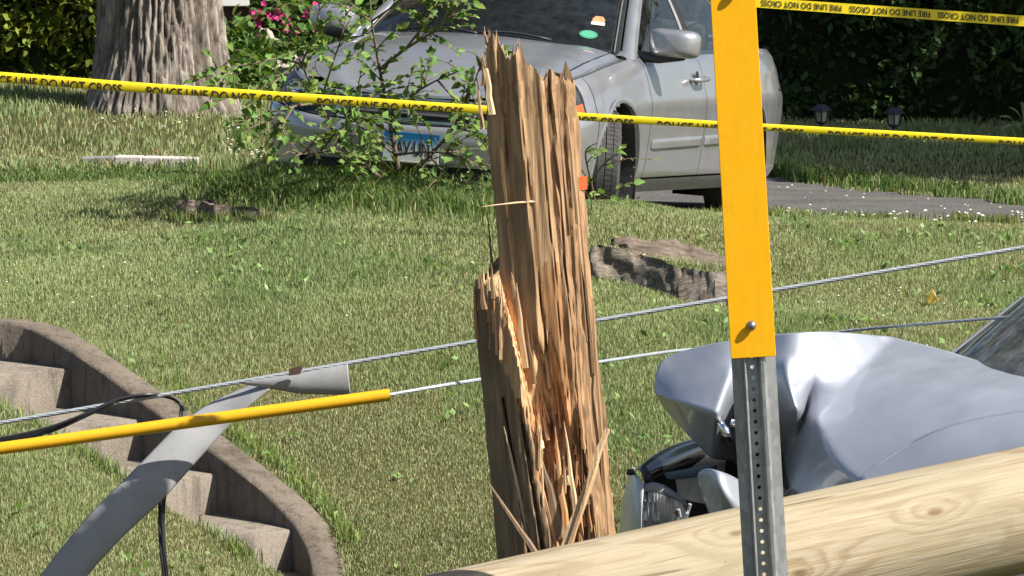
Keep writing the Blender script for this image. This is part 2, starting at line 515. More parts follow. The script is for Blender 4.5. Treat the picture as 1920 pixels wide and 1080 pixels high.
M_GRASS = m_leaf('grass_blades', 0.30, 0.55, (1.0, 1.1, 0.45), 0.25)
def sample_lawn(n, y0, y1, power=1.0):
    Y = y0 + (y1 - y0) * rng.uniform(0, 1, n) ** power
    half = 960 / FPX * Y * 1.06 + 0.15
    X = rng.uniform(-1, 1, n) * half
    return X, Y
def lawn_ok(X, Y):
    return ~(inside(X, Y, FOOT) | drive_edge(X, Y))
def patch(X, Y):
    """straw-dry patchiness 0..1 and lushness 0..1"""
    dry = smooth(0.44, 0.70, fbm(X * 1.1 + 3, Y * 0.75, 21, 5))
    dry = dry + 0.55 * np.exp(-((X + 1.9) / 0.9) ** 2 - ((Y - 28.2) / 2.2) ** 2) * smooth(0.35, 0.6, fbm(X * 3, Y * 1.2, 23))
    dry = dry + 0.45 * np.exp(-((X - 0.4) / 1.6) ** 2 - ((Y - 23.0) / 0.7) ** 2) + 0.6 * np.exp(-((X - 1.75) / 0.35) ** 2 - ((Y - 21.2) / 0.9) ** 2)
    lush = smooth(0.48, 0.68, fbm(X * 1.7 + 11, Y * 1.0, 31, 4))
    return np.clip(dry, 0, 1), lush
G1 = np.array([0.295, 0.362, 0.155]); G2 = np.array([0.38, 0.425, 0.21]); G3 = np.array([0.17, 0.26, 0.09]); ST = np.array([0.50, 0.45, 0.265]); BR = np.array([0.20, 0.12, 0.06])
def lawn_colour(X, Y, n):
    dry, lush = patch(X, Y)
    u = rng.uniform(0, 1, n)[:, None]
    c = G1 * (1 - u) + G2 * u
    c = c * (1 - 0.55 * lush[:, None]) + G3 * 0.55 * lush[:, None]
    k = rng.uniform(0, 1, n)
    isst = k < (0.10 + 0.50 * dry)
    st = ST * rng.uniform(0.55, 1.15, (n, 1))
    c = np.where(isst[:, None], st * 0.72 + c * 0.28, c)
    isb = rng.uniform(0, 1, n) < 0.03 + 0.08 * dry
    c = np.where(isb[:, None], BR * rng.uniform(0.5, 1.3, (n, 1)), c)
    return c * rng.uniform(0.75, 1.2, (n, 1)), dry, lush
parts_g = []
for (n, y0, y1, hw, hh) in [(520000, 15.3, 20.5, 0.0030, 0.026), (330000, 20.3, 26.0, 0.0038, 0.029), (70000, 26.0, 33.5, 0.008, 0.055), (45000, 33.0, 41.0, 0.012, 0.06)]:
    X, Y = sample_lawn(n, y0, y1, 1.15)
    k = lawn_ok(X, Y); X = X[k]; Y = Y[k]; n = len(X)
    c, dry, lush = lawn_colour(X, Y, n)
    h = hh * rng.uniform(0.45, 1.25, n) * (1 - 0.30 * dry) * (1 + 0.55 * lush)
    w = hw * rng.uniform(0.6, 1.3, n)
    parts_g.append((X, Y, h, w, c))
# longer dark grass along the bank in front of the car, and a darkened left strip
def long_strip(n, pts, spread, hmin, hmax, col, wdt):
    P = spline([gpt(*p) for p in pts], 10); P = np.array([tuple(q) for q in P])
    k = rng.integers(0, len(P) - 1, n); f = rng.uniform(0, 1, n)[:, None]
    Q = P[k] * (1 - f) + P[k + 1] * f
    X = Q[:, 0] + rng.normal(0, spread * 0.6, n); Y = Q[:, 1] + rng.normal(0, spread, n)
    ok = lawn_ok(X, Y); X = X[ok]; Y = Y[ok]; n = len(X)
    c = np.array(col) * rng.uniform(0.6, 1.35, (n, 1)) * np.array([rng.uniform(0.85, 1.3, n), np.ones(n), rng.uniform(0.7, 1.2, n)]).T
    d = rng.uniform(0, 1, n) < 0.06
    c = np.where(d[:, None], ST * rng.uniform(0.5, 1.0, (n, 1)), c)
    parts_g.append((X, Y, rng.uniform(hmin, hmax, n), wdt * rng.uniform(0.6, 1.2, n), c))
long_strip(11000, [(-60, 338), (120, 338), (300, 339), (420, 342), (520, 347)], 0.20, 0.03, 0.07, (0.10, 0.17, 0.045), 0.008)  # dark blade colour paints in the shade band across the left lawn
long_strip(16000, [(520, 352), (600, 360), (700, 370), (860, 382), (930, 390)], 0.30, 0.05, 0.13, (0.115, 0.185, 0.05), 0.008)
long_strip(5000, [(540, 336), (700, 350), (900, 366), (1000, 374), (1220, 388)], 0.10, 0.06, 0.12, (0.17, 0.25, 0.075), 0.007)
long_strip(1300, [(665, 350), (700, 352), (745, 355), (800, 358)], 0.08, 0.07, 0.20, (0.10, 0.15, 0.04), 0.007)
long_strip(3500, [(1220, 390), (1400, 402), (1640, 412), (1920, 420)], 0.12, 0.04, 0.08, (0.15, 0.20, 0.055), 0.007)
long_strip(3500, [(1450, 334), (1560, 345), (1700, 362), (1920, 388)], 0.22, 0.06, 0.15, (0.085, 0.15, 0.035), 0.010)
long_strip(1500, [(320, 722), (420, 800), (520, 872), (600, 950), (655, 1020)], 0.04, 0.03, 0.07, (0.2, 0.28, 0.085), 0.005)
long_strip(2200, [(0, 742), (110, 812), (220, 884), (320, 934), (400, 994), (470, 1050)], 0.05, 0.04, 0.09, (0.2, 0.28, 0.085), 0.006)
long_strip(900, [(1110, 500), (1160, 512), (1230, 530), (1300, 545), (1370, 560)], 0.05, 0.05, 0.11, (0.13, 0.18, 0.05), 0.006)
long_strip(700, [(320, 412), (400, 420), (500, 424)], 0.05, 0.05, 0.11, (0.13, 0.18, 0.05), 0.006)
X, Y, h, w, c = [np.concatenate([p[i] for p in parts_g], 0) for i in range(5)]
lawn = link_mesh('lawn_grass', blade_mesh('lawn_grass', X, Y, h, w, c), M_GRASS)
tag(lawn, 'short patchy sunlit grass covering the front lawn', 'grass', kind='stuff')

# broad leaved lawn weeds
def leaf_cloud(name, P, A, N, L, W, col, m, parent=None, origin=(0, 0, 0), heart=True):
    """P base points, A leaf directions, N leaf up vectors, L lengths, W widths"""
    P = np.asarray(P, float) - np.array(origin); A = np.asarray(A, float); N = np.asarray(N, float)
    A = A / np.linalg.norm(A, axis=1)[:, None]
    S = np.cross(A, N); S = S / np.maximum(np.linalg.norm(S, axis=1), 1e-6)[:, None]
    N = np.cross(S, A)
    L = np.asarray(L)[:, None]; W = np.asarray(W)[:, None]
    n = len(P)
    if heart:
        V = np.stack([P, P + A * L * 0.06 - S * W * 0.32 + N * W * 0.06, P + A * L * 0.34 - S * W * 0.52 + N * W * 0.14, P + A * L * 0.72 - S * W * 0.27 + N * W * 0.06 - N * L * 0.04,
                      P + A * L - N * L * 0.14, P + A * L * 0.72 + S * W * 0.27 + N * W * 0.06 - N * L * 0.04, P + A * L * 0.34 + S * W * 0.52 + N * W * 0.14, P + A * L * 0.06 + S * W * 0.32 + N * W * 0.06,
                      P + A * L * 0.45], 1)
        b = np.arange(n)[:, None] * 9
        F = np.concatenate([b + [8, i, (i + 1) % 8] for i in range(8)], 0)
        k = 9
    else:
        V = np.stack([P, P + A * L * 0.45 - S * W * 0.5, P + A * L - N * L * 0.1, P + A * L * 0.45 + S * W * 0.5], 1)
        b = np.arange(n)[:, None] * 4
        F = b + [0, 1, 2, 3]
        k = 4
    C = np.repeat(np.asarray(col)[:, None, :], k, 1)
    o = link_mesh(name, np_mesh(name, V.reshape(-1, 3), F, C.reshape(-1, 3)), m, parent)
    if parent is None: o.location = origin
    return o
def rdir(n, up=0.0):
    d = rng.normal(0, 1, (n, 3)); d[:, 2] += up
    return d / np.linalg.norm(d, axis=1)[:, None]

M_WEED = m_leaf('weed_leaf', 0.3, 0.45)
X, Y = sample_lawn(1500, 15.5, 24, 1.2); k = lawn_ok(X, Y); X = X[k]; Y = Y[k]
_, lush = patch(X, Y); k = rng.uniform(0, 1, len(X)) < 0.08 + 0.9 * lush; X = X[k]; Y = Y[k]
X = np.repeat(X, 4) + rng.normal(0, 0.035, len(X) * 4); Y = np.repeat(Y, 4) + rng.normal(0, 0.04, len(Y) * 4); n = len(X)
P = np.stack([X, Y, gz(X, Y) + rng.uniform(0.005, 0.045, n)], -1)
A = rdir(n, 0.4); A[:, 2] = np.abs(A[:, 2])
col = np.array([0.18, 0.285, 0.09]) * rng.uniform(0.7, 1.5, (n, 1))
wd = leaf_cloud('lawn_weeds', P, A, rdir(n, 2.0), rng.uniform(0.02, 0.05, n), rng.uniform(0.012, 0.028, n), col, M_WEED, heart=False)
tag(wd, 'scattered broad leaved weeds growing low among the lawn grass', 'weeds', kind='stuff')

# white clover heads and pale litter at the drive edge, by the tree and on the lawn
mb = MB()
def blob(c, r, col):
    n = 5
    V = [Vector(c) + Vector((0, 0, r * 0.8))] + [Vector(c) + Vector((r * math.cos(q * 2 * math.pi / n), r * math.sin(q * 2 * math.pi / n), r * random.uniform(-0.1, 0.35))) for q in range(n)] + [Vector(c) - Vector((0, 0, r * 0.7))]
    mb.add(V, [(0, 1 + q, 1 + (q + 1) % n) for q in range(n)] + [(n + 1, 1 + (q + 1) % n, 1 + q) for q in range(n)], col)
def scatter_px(n, x0, y0, x1, y1, sy, r0, r1, lift=0.05):
    for _ in range(n):
        f = random.random()
        p = gpt(x0 + (x1 - x0) * f, y0 + (y1 - y0) * f + random.gauss(0, sy))
        c = random.choice([(0.72, 0.70, 0.62), (0.66, 0.64, 0.55), (0.6, 0.55, 0.42)])
        blob(p + Vector((0, 0, random.uniform(0.3, 1.0) * lift)), random.uniform(r0, r1), c)
scatter_px(34, 1450, 400, 1920, 424, 6, 0.006, 0.014)
scatter_px(14, 1750, 404, 1920, 412, 5, 0.007, 0.013)
scatter_px(34, 430, 282, 495, 296, 9, 0.008, 0.016)
scatter_px(22, 190, 215, 480, 260, 18, 0.006, 0.013)
scatter_px(22, 1460, 350, 1900, 400, 9, 0.006, 0.012, 0.01)
scatter_px(26, 1455, 315, 1860, 368, 10, 0.008, 0.013)
scatter_px(60, 0, 500, 1920, 520, 60, 0.004, 0.008, 0.03)
scatter_px(24, 1640, 560, 1900, 650, 30, 0.004, 0.009, 0.03)
t = NT('clover_white'); t.princ(base=t.attr(), rough=0.8)
cl = mb.build('clover_flowers', t.m, fix=False); tag(cl, 'tiny white clover heads dotted over lawn and drive edge', 'clover', kind='stuff')
# ------------------------------------------------------------------ concrete garden steps with the curved cheek wall
def m_concrete(name, base, dark, scale=1.0):
    t = NT(name)
    v = t.coord()
    c = t.ramp(t.noise(v, 4.0 * scale, 8, 0.68), [(0.30, dark), (0.50, base), (0.75, tuple(q * 1.18 for q in base))])
    st = t.noise(t.coord((9, 9, 1.2)), 2.2, 6, 0.7)
    c = t.mix(t.ramp(st, [(0.50, 0.0), (0.66, 0.62)]), c, tuple(q * 0.42 for q in dark) + (1,))
    sp = t.ramp(t.noise(v, 150, 3, 0.7), [(0.56, 0.0), (0.66, 0.7)])
    c = t.mix(sp, c, tuple(min(1, q * 1.5) for q in base) + (1,))
    dk = t.ramp(t.noise(v, 95, 3, 0.7), [(0.60, 0.0), (0.68, 0.55)])
    c = t.mix(dk, c, (0.05, 0.045, 0.04, 1))
    t.princ(base=c, rough=0.92, spec=0.15, normal=t.bump(t.noise(v, 60, 6, 0.7), 0.6, 0.012))
    return t.m
M_CONC = m_concrete('weathered_concrete', (0.215, 0.185, 0.152), (0.115, 0.098, 0.08))
M_CONC_WALL = m_concrete('weathered_concrete_wall', (0.165, 0.137, 0.108), (0.088, 0.072, 0.055), 0.8)
st = empty('concrete_steps', STEP_R0 + STEP_D * 6 - Vector((0, 0, RISE * 7)), 'weathered concrete garden steps with a curved side wall set in the grass bank', 'garden steps')
sinv = Matrix.Translation(-st.location)
wallP = [Vector(p) for p in WALL]
TH = 0.145
mb = MB(); rows = []
for i, p in enumerate(wallP):
    tn = (wallP[min(i + 1, len(wallP) - 1)] - wallP[max(i - 1, 0)]); tn.z = 0; tn.normalize()
    left = Vector((tn.y, -tn.x, 0))                    # towards the steps
    if left.x > 0 and i < len(wallP) - 8: left = -left
    q = p + left * TH
    jz = 0.006 * (float(vnoise(i * 0.7, 3, 4)) - 0.5)
    b = 0.012
    rows.append([p - Vector((0, 0, 0.9)), p - Vector((0, 0, b)), p + left * b + Vector((0, 0, jz)), q - left * b + Vector((0, 0, jz)), q - Vector((0, 0, b)), q - Vector((0, 0, 0.5)), q - Vector((0, 0, 0.95))])
mb.grid(rows)
mb.f.append(tuple(range(7))); mb.mi.append(0)
L = len(rows) - 1
mb.f.append(tuple(L * 7 + k for k in range(7))); mb.mi.append(0)
mb.build('side_wall', M_CONC_WALL, st, inv=sinv, smooth_angle=50)
# treads
def step_quad(k):
    a = STEP_R0 + STEP_D * k - Vector((0, 0, RISE * k))
    return a
for k in range(0, 6):
    a = step_quad(k)                                     # right end of nosing
    back = a - STEP_D * (1.02 if k else 2.6) + Vector((0, 0, 0.012))
    ext = -_dn * 0.30
    l = a + _dn * STRING_W + Vector((0, 0, 0.0)); lb = back + _dn * STRING_W
    r = a + ext * (1 if k != 9 else 0); rb = back + ext
    m2 = MB()
    nb = 14
    top_f = []; top_b = []
    for j in range(nb + 1):
        f = j / nb
        pf = r.lerp(l, f); pb = rb.lerp(lb, f)
        pf = pf + Vector((0, 0, 0.006 * (float(vnoise(f * 9, k * 3 + 2, 8)) - 0.5)))
        top_f.append(pf); top_b.append(pb)
    bev = STEP_D.normalized() * 0.008
    rows = [[p - Vector((0, 0, 0.3)) for p in top_b], top_b, [p - bev for p in top_f], [p - Vector((0, 0, 0.009)) for p in top_f], [p - Vector((0, 0, RISE + 0.03)) for p in top_f]]
    m2.grid(rows)
    m2.build('step', M_CONC, st, inv=sinv, smooth_angle=60)
# sloping stringer on the lawn side
m3 = MB(); rows = []
for i in range(40):
    k = -3 + 9 * i / 39
    a = STEP_R0 + STEP_D * k - Vector((0, 0, RISE * k)) + _dn * (STRING_W - 0.015) - Vector((0, 0, 0.045))
    b = a + _dn * 0.13 - Vector((0, 0, 0.01))
    rows.append([a - Vector((0, 0, 0.6)), a, b, b - Vector((0, 0, 0.5))])
m3.grid(rows)
m3.build('stringer', M_CONC, st, inv=sinv, smooth_angle=40)

# ------------------------------------------------------------------ rotting timbers on the lawn
def m_oldwood(name, a, b, axis_scale, rough=0.9, bump=0.8):
    t = NT(name)
    v = t.coord(axis_scale)
    n1 = t.noise(v, 6, 7, 0.65, 0.6)
    c = t.ramp(n1, [(0.28, tuple(q * 0.35 for q in a)), (0.45, a), (0.7, b)])
    c = t.mix(t.ramp(t.noise(t.coord(), 9, 5), [(0.45, 0), (0.7, 0.6)]), c, tuple(q * 0.6 for q in a) + (1,))
    t.princ(base=c, rough=rough, spec=0.1, normal=t.bump(n1, bump, 0.02))
    return t.m
M_ROT = m_oldwood('rotten_grey_wood', (0.16, 0.132, 0.106), (0.33, 0.29, 0.245), (1.5, 9, 9))
M_ROT2 = m_oldwood('rotten_brown_wood', (0.16, 0.125, 0.098), (0.27, 0.22, 0.178), (1.5, 9, 9))
def timber(top_px, bot_px, depth, seed, top_j=0.012):
    """a rough block whose front face spans two pixel lines; extends back by depth"""
    n = 60
    yg = [gpt(p[0], p[1], 19.5, 25).y for p in bot_px]     # stand it on the lawn
    top_px = [(p[0], p[1], g_ + (p[2] - q[2])) for p, q, g_ in zip(top_px, bot_px, yg)]; bot_px = [(p[0], p[1] + 3, g_ - 0.01) for p, g_ in zip(bot_px, yg)]
    T = spline([at(*p) for p in top_px], 12); B = spline([at(*p) for p in bot_px], 12)
    T = [Vector(T[int(i * (len(T) - 1) / n)]) for i in range(n + 1)]; B = [Vector(B[int(i * (len(B) - 1) / n)]) for i in range(n + 1)]
    rows = []
    for i in range(n + 1):
        r = []
        nz = lambda a, s: (float(vnoise(i * 0.55 + seed, a * 3.1, seed)) - 0.5) * s
        bk = Vector((0.1, 1, 0)).normalized() * depth
        for j in range(8):
            f = j / 7
            p = B[i].lerp(T[i], f)
            p = p + Vector((0, (float(vnoise(i * 0.16, f * 3.2 + i * 0.03 + seed, seed + 1)) - 0.5) * 0.07 + (float(vnoise(i * 0.30, f * 6 + i * 0.1 + seed, seed + 5)) - 0.5) * 0.018, 0)) + Vector((0, 0, nz(f + 1, top_j) * f))
            r.append(p)
        for j in range(1, 6):
            f = j / 5
            p = T[i] + bk * f + Vector((0, 0, (float(vnoise(i * 0.5, f * 3 + seed, seed + 2)) - 0.5) * 0.05 * (1 - abs(2 * f - 1) * 0.5) - 0.05 * f))
            r.append(p)
        r.append(B[i] + bk - Vector((0, 0, 0.05)))
        rows.append(r)
    m = MB(); m.grid(rows)
    k = len(rows[0])
    m.f.append(tuple(range(k))); m.mi.append(0)
    m.f.append(tuple(n * k + q for q in range(k))); m.mi.append(0)
    return m
lg = empty('rotten_log', gpt(1235, 535), 'split rotten grey stump half sunk in the lawn right of the broken pole', 'log')
li = Matrix.Translation(-lg.location)
timber([(1100, 482, 21.3), (1116, 461, 21.3), (1160, 466, 21.3), (1200, 478, 21.28), (1240, 489, 21.25), (1272, 502, 21.22), (1300, 520, 21.2)],
       [(1098, 520, 21.25), (1116, 525, 21.25), (1160, 530, 21.25), (1200, 540, 21.2), (1240, 552, 21.15), (1272, 560, 21.1), (1300, 562, 21.1)], 0.10, 3).build('front_slab', M_ROT, lg, inv=li, smooth_angle=45)
timber([(1151, 444, 21.75), (1180, 443, 21.75), (1225, 452, 21.7), (1262, 450, 21.7), (1300, 462, 21.65), (1345, 477, 21.6), (1380, 493, 21.6), (1440, 518, 21.5)],
       [(1151, 466, 21.6), (1180, 474, 21.6), (1225, 484, 21.5), (1262, 488, 21.5), (1300, 494, 21.45), (1345, 502, 21.4), (1380, 518, 21.4), (1440, 560, 21.3)], 0.42, 8).build('top_slab', M_ROT2, lg, inv=li, smooth_angle=45)
timber([(1262, 500, 21.4), (1300, 505, 21.35), (1340, 510, 21.3), (1380, 514, 21.3), (1430, 530, 21.25)],
       [(1262, 562, 21.15), (1300, 572, 21.1), (1340, 580, 21.05), (1380, 585, 21.0), (1430, 590, 21.0)], 0.10, 14).build('split_end', M_ROT, lg, inv=li, smooth_angle=45)
lg2 = empty('sunken_timber', gpt(410, 412), 'low rotten brown timber lying in long grass left of the leafy sapling', 'timber')
li2 = Matrix.Translation(-lg2.location)
timber([(322, 386, 22.7), (345, 375, 22.7), (372, 377, 22.7), (400, 385, 22.65), (440, 388, 22.65), (480, 390, 22.6), (497, 399, 22.6)],
       [(322, 412, 22.6), (345, 414, 22.6), (372, 417, 22.6), (400, 421, 22.6), (440, 423, 22.55), (480, 424, 22.5), (497, 423, 22.5)], 0.32, 22).build('body', M_ROT2, lg2, inv=li2, smooth_angle=45)
timber([(378, 378, 22.95), (390, 374, 22.95), (405, 376, 22.95)], [(378, 398, 22.9), (390, 398, 22.9), (405, 399, 22.9)], 0.14, 29).build('knot_block', M_ROT2, lg2, inv=li2, smooth_angle=45)

# pale edging blocks in the grass
M_EDGE = m_simple('pale_paver', (0.50, 0.455, 0.43), 0.9, var=0.14, scale=25, bump=0.3)
M_EDGE2 = m_simple('grey_paver', (0.22, 0.215, 0.215), 0.9, var=0.2, scale=25, bump=0.3)
for (x0, x1, y0, y1, mm, lab) in [(214, 264.5, 296.5, 298, M_EDGE, 'pale edging block touching the grey one in a short lawn row'), (265.5, 303, 298, 299, M_EDGE, 'pale edging block in the middle of the short lawn row'), (304, 368, 299, 300.5, M_EDGE, 'longest pale edging block at the right end of the lawn row'),
                              (150, 212, 297, 297, M_EDGE2, 'dull grey edging block at the left end of the lawn row')]:
    yb_ = gpt((x0 + x1) / 2, 312, 22, 33).y; a = at(x0, y0 - 4, yb_); b = at(x1, y1 - 4, yb_ - 0.01); hh = 0.075
    d = (b - a).normalized(); bk = Vector((-d.y, d.x, 0)).normalized() * 0.16
    if mm is M_EDGE2: hh = 0.06; a = a - Vector((0, 0, 0.008)); b = b - Vector((0, 0, 0.004))
    m = MB()
    m.add([a, b, b + bk, a + bk, a - Vector((0, 0, hh)), b - Vector((0, 0, hh)), b + bk - Vector((0, 0, hh)), a + bk - Vector((0, 0, hh))],
          [(0, 1, 2, 3), (4, 7, 6, 5), (0, 4, 5, 1), (1, 5, 6, 2), (2, 6, 7, 3), (3, 7, 4, 0)])
    o = m.build('edging_block', mm, origin=(a + b) / 2 - Vector((0, 0, hh)), bevel=0.008)
    tag(o, lab, 'edging block', 'edging blocks in the lawn')

# ------------------------------------------------------------------ the big old tree
def m_bark():
    t = NT('furrowed_bark')
    c0 = t.attr()
    v = t.coord((1, 1, 0.28))
    n1 = t.noise(v, 26, 8, 0.7, 0.4)
    c = t.mix(t.ramp(n1, [(0.36, 0.85), (0.55, 0.0)]), c0, (0.055, 0.042, 0.034, 1))
    c = t.mix(t.ramp(t.noise(t.coord(), 5, 6), [(0.5, 0), (0.72, 0.45)]), c, (0.33, 0.31, 0.26, 1))
    t.princ(base=c, rough=0.95, spec=0.1, normal=t.bump(n1, 0.9, 0.03))
    return t.m
M_BARK = m_bark()
def trunk_mesh(base, r0, flare, h, seed, nth=150, nz=190, lean=(0, 0), deep=0.038):
    th = np.linspace(0, 2 * np.pi, nth, endpoint=False); zz = np.concatenate([np.linspace(-0.3, 1.6, int(nz * 0.75)), np.linspace(1.66, h, nz - int(nz * 0.75))])
    T, Z = np.meshgrid(th, zz)
    zc = np.maximum(Z, 0)
    rad = r0 * (1 - 0.035 * zc) + flare * np.exp(-zc / 0.28) * (0.85 + 0.3 * np.cos(3 * T + 0.6)) + 0.03 * np.sin(2 * T + 1)
    def rid(freq, zf, s):
        a = vnoise(np.cos(T) * freq + 50 + 0.25 * np.sin(Z * 3 + s), np.sin(T) * freq + 50 + Z * zf, seed + s)
        return 1 - np.abs(2 * a - 1)
    f1 = rid(8.5, 1.9, 1); f2 = rid(19, 4.5, 2); f3 = rid(38, 9, 3)
    furrow = np.clip(f1 - 0.62, 0, 1) / 0.38
    furrow2 = np.clip(f2 - 0.55, 0, 1) / 0.45
    furrow3 = np.clip(f3 - 0.55, 0, 1) / 0.45
    lump = vnoise(T * 3, Z * 2.0, seed + 9) - 0.5
    lump3 = vnoise(np.cos(T) * 26 + 90, np.sin(T) * 26 + Z * 9, seed + 12) - 0.5
    rad = rad - deep * 0.75 * furrow ** 1.2 - deep * 0.6 * furrow2 ** 1.2 - deep * 0.25 * furrow3 + 0.05 * lump * r0 + 0.018 * lump3
    X = base[0] + np.cos(T) * rad + lean[0] * zc; Y = base[1] + np.sin(T) * rad + lean[1] * zc
    V = np.stack([X, Y, base[2] + Z], -1).reshape(-1, 3)
    I = np.arange(V.shape[0]).reshape(Z.shape); J = np.roll(I, -1, 1)
    F = np.stack([I[:-1], J[:-1], J[1:], I[1:]], -1).reshape(-1, 4)
    b = np.array([0.42, 0.365, 0.315]); d = np.array([0.17, 0.14, 0.115])
    k = np.clip(0.8 * furrow + 0.7 * furrow2 + 0.3 * furrow3, 0, 1)[..., None]
    C = (b * (1 - k) + d * k) * (0.8 + 0.4 * fbm(T * 5, Z * 4, seed + 3))[..., None]
    return V, F, C.reshape(-1, 3)
def crown_cloud(name, cen, rad, n, size, col, m, parent, origin, seed, clumps=60, flat=0.8, gap=0.55):
    r_ = np.random.default_rng(seed)
    c = r_.normal(0, 1, (clumps, 3)); c /= np.linalg.norm(c, axis=1)[:, None]
    c = c * (r_.uniform(0.35, 1.0, (clumps, 1)) ** 0.6) * np.array(rad) + np.array(cen)
    k = r_.integers(0, clumps, n)
    d = r_.normal(0, 1, (n, 3)); d /= np.linalg.norm(d, axis=1)[:, None]
    cr = np.array(rad).mean() * r_.uniform(0.16, 0.36, clumps)
    P = c[k] + d * (cr[k] * r_.uniform(0.3, 1, n) ** 0.5)[:, None] * np.array([1, 1, flat])
    A = d + r_.normal(0, 0.7, (n, 3)); A[:, 2] -= 0.3
    N = r_.normal(0, 0.6, (n, 3)); N[:, 2] += 1
    cc = np.array(col) * r_.uniform(0.6, 1.5, (n, 1)) * np.array([1, 1, 1])
    cc[:, 0] *= r_.uniform(0.8, 1.3, n)
    return leaf_cloud(name, P, A, N, size * r_.uniform(0.6, 1.2, n), size * 0.7 * r_.uniform(0.6, 1.2, n), cc, m, parent, origin, heart=False)
M_TREELEAF = m_leaf('tree_leaf', 0.3, 0.5)
def big_tree(base, r0, flare, h, label, crown, seed, nleaf, lsize=0.24, col=(0.06, 0.12, 0.025), lean=(0, 0), detail=True, group=None):
    t0 = empty('shade_tree' if not detail else 'old_tree', base, label, 'tree', group)
    V, F, C = trunk_mesh((0, 0, 0), r0, flare, h, seed, *((240, 260) if detail else (40, 40)), lean=lean)
    o = link_mesh('trunk', np_mesh('trunk', V, F, C), M_BARK, t0); shade(o.data, 180)
    cen, rad = crown
    m = MB()
    top = Vector((lean[0] * h, lean[1] * h, h))
    r_ = random.Random(seed)
    for q in range(7):
        a = q * 2 * math.pi / 7 + r_.uniform(-0.3, 0.3)
        tip = Vector(cen) - Vector(base) + Vector((math.cos(a) * rad[0] * 0.7, math.sin(a) * rad[1] * 0.7, r_.uniform(-0.2, 0.6) * rad[2]))
        s0 = top - Vector((0, 0, r_.uniform(0, 0.5)))
        mid = s0.lerp(tip, 0.5) + Vector((0, 0, 0.5))
        m.tube(spline([s0, mid, tip], 6), list(np.linspace(r0 * 0.45, 0.03, 13)), 7, col=(0.2, 0.17, 0.14))
    m.build('limbs', M_BARK, t0, smooth_angle=180)
    crown_cloud('crown', np.array(cen) - np.array(base), rad, nleaf, lsize, col, M_TREELEAF, t0, (0, 0, 0), seed, clumps=80)
    return t0
tb = at(300, 185, 31.0)
big_tree((tb.x, tb.y, gzf(tb.x, tb.y)), 0.405, 0.115, 7.0, 'massive old tree trunk with deeply furrowed bark beside the left hedge', ((tb.x - 1.5, tb.y + 1.5, 10.5), (3.2, 3.2, 2.6)), 5, 5000)
tr1 = (9.6, 32.6, 0.1)
big_tree(tr1, 0.28, 0.1, 3.6, 'leafy tree on the right casting shade over the dark hedge', ((9.6, 32.9, 6.8), (3.0, 4.0, 2.8)), 15, 15000, 0.30, detail=False, group='shade trees around the lawn')
tr2 = (10.3, 37.0, 0.1)
big_tree(tr2, 0.3, 0.1, 4.0, 'taller leafy tree at the far right beyond the drive', ((10.6, 37.4, 8.8), (3.6, 4.6, 3.6)), 16, 16000, 0.32, detail=False, group='shade trees around the lawn')
tr3 = (0.5, 50.0, 0.2)
big_tree(tr3, 0.35, 0.1, 4.5, 'tall dark tree rising behind the long hedge', ((0.5, 50.0, 11.5), (7.0, 3.0, 6.0)), 17, 16000, 0.42, (0.045, 0.095, 0.02), detail=False, group='shade trees around the lawn')

# ------------------------------------------------------------------ hedges
M_HEDGE_L = m_leaf('conifer_hedge_leaf', 0.25, 0.6, (1.1, 1.0, 0.3), 0.2)
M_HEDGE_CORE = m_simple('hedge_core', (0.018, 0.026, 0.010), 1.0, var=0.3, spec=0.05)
def hedge(name, x0, x1, Y, dep, z0, h, n, clump_r, ls, col, label, seed, m, per=1.0, lumps=0.25):
    r_ = np.random.default_rng(seed)
    root = empty(name, ((x0 + x1) / 2, Y + dep / 2, z0), label, 'hedge')
    cx = (x0 + x1) / 2
    # lumpy solid dark core, added behind the leaves to block light
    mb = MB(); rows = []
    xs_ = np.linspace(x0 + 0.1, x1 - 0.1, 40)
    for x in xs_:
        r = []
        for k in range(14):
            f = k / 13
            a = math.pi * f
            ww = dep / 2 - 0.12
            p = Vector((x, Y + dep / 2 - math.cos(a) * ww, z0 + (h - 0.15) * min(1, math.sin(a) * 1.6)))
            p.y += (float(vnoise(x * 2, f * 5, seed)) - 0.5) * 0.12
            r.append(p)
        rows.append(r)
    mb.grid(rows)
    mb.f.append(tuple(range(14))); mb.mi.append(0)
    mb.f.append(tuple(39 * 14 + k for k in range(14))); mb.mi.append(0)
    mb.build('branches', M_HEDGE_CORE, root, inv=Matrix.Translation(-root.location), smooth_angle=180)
    # foliage clumps over front, ends and top
    nc = int(n / 45)
    cxs = r_.uniform(x0, x1, nc); czs = z0 + h * r_.uniform(0, 1, nc) ** 0.85
    cys = Y + 0.10 + lumps * (fbm(cxs * 1.6, czs * 1.6, seed + 1) - 0.5) * 2 + 0.10 * ((czs - z0) / h) ** 3
    k = r_.integers(0, nc, n)
    d = r_.normal(0, 1, (n, 3)); d /= np.linalg.norm(d, axis=1)[:, None]
    d[:, 1] = -np.abs(d[:, 1]) * 0.9 + 0.2
    P = np.stack([cxs[k], cys[k], czs[k]], -1) + d * (clump_r * r_.uniform(0.35, 1.1, n))[:, None]
    A = d + r_.normal(0, 0.45, (n, 3)); A[:, 2] += 0.35
    N = r_.normal(0, 0.5, (n, 3)); N[:, 1] -= 0.6; N[:, 2] += 0.5
    tone = r_.uniform(0.65, 1.45, nc)[k] * r_.uniform(0.7, 1.25, n)
    C = np.array(col) * tone[:, None]
    C[:, 0] *= r_.uniform(0.85, 1.2, n)
    P[:, 2] = np.maximum(P[:, 2], z0 - 0.02)
    leaf_cloud('foliage', P - np.array(root.location), A, N, ls * r_.uniform(0.5, 1.3, n), ls * 0.6 * r_.uniform(0.5, 1.2, n), C, m, root, (0, 0, 0), heart=False)
    return root
hb = at(60, 152, 33)
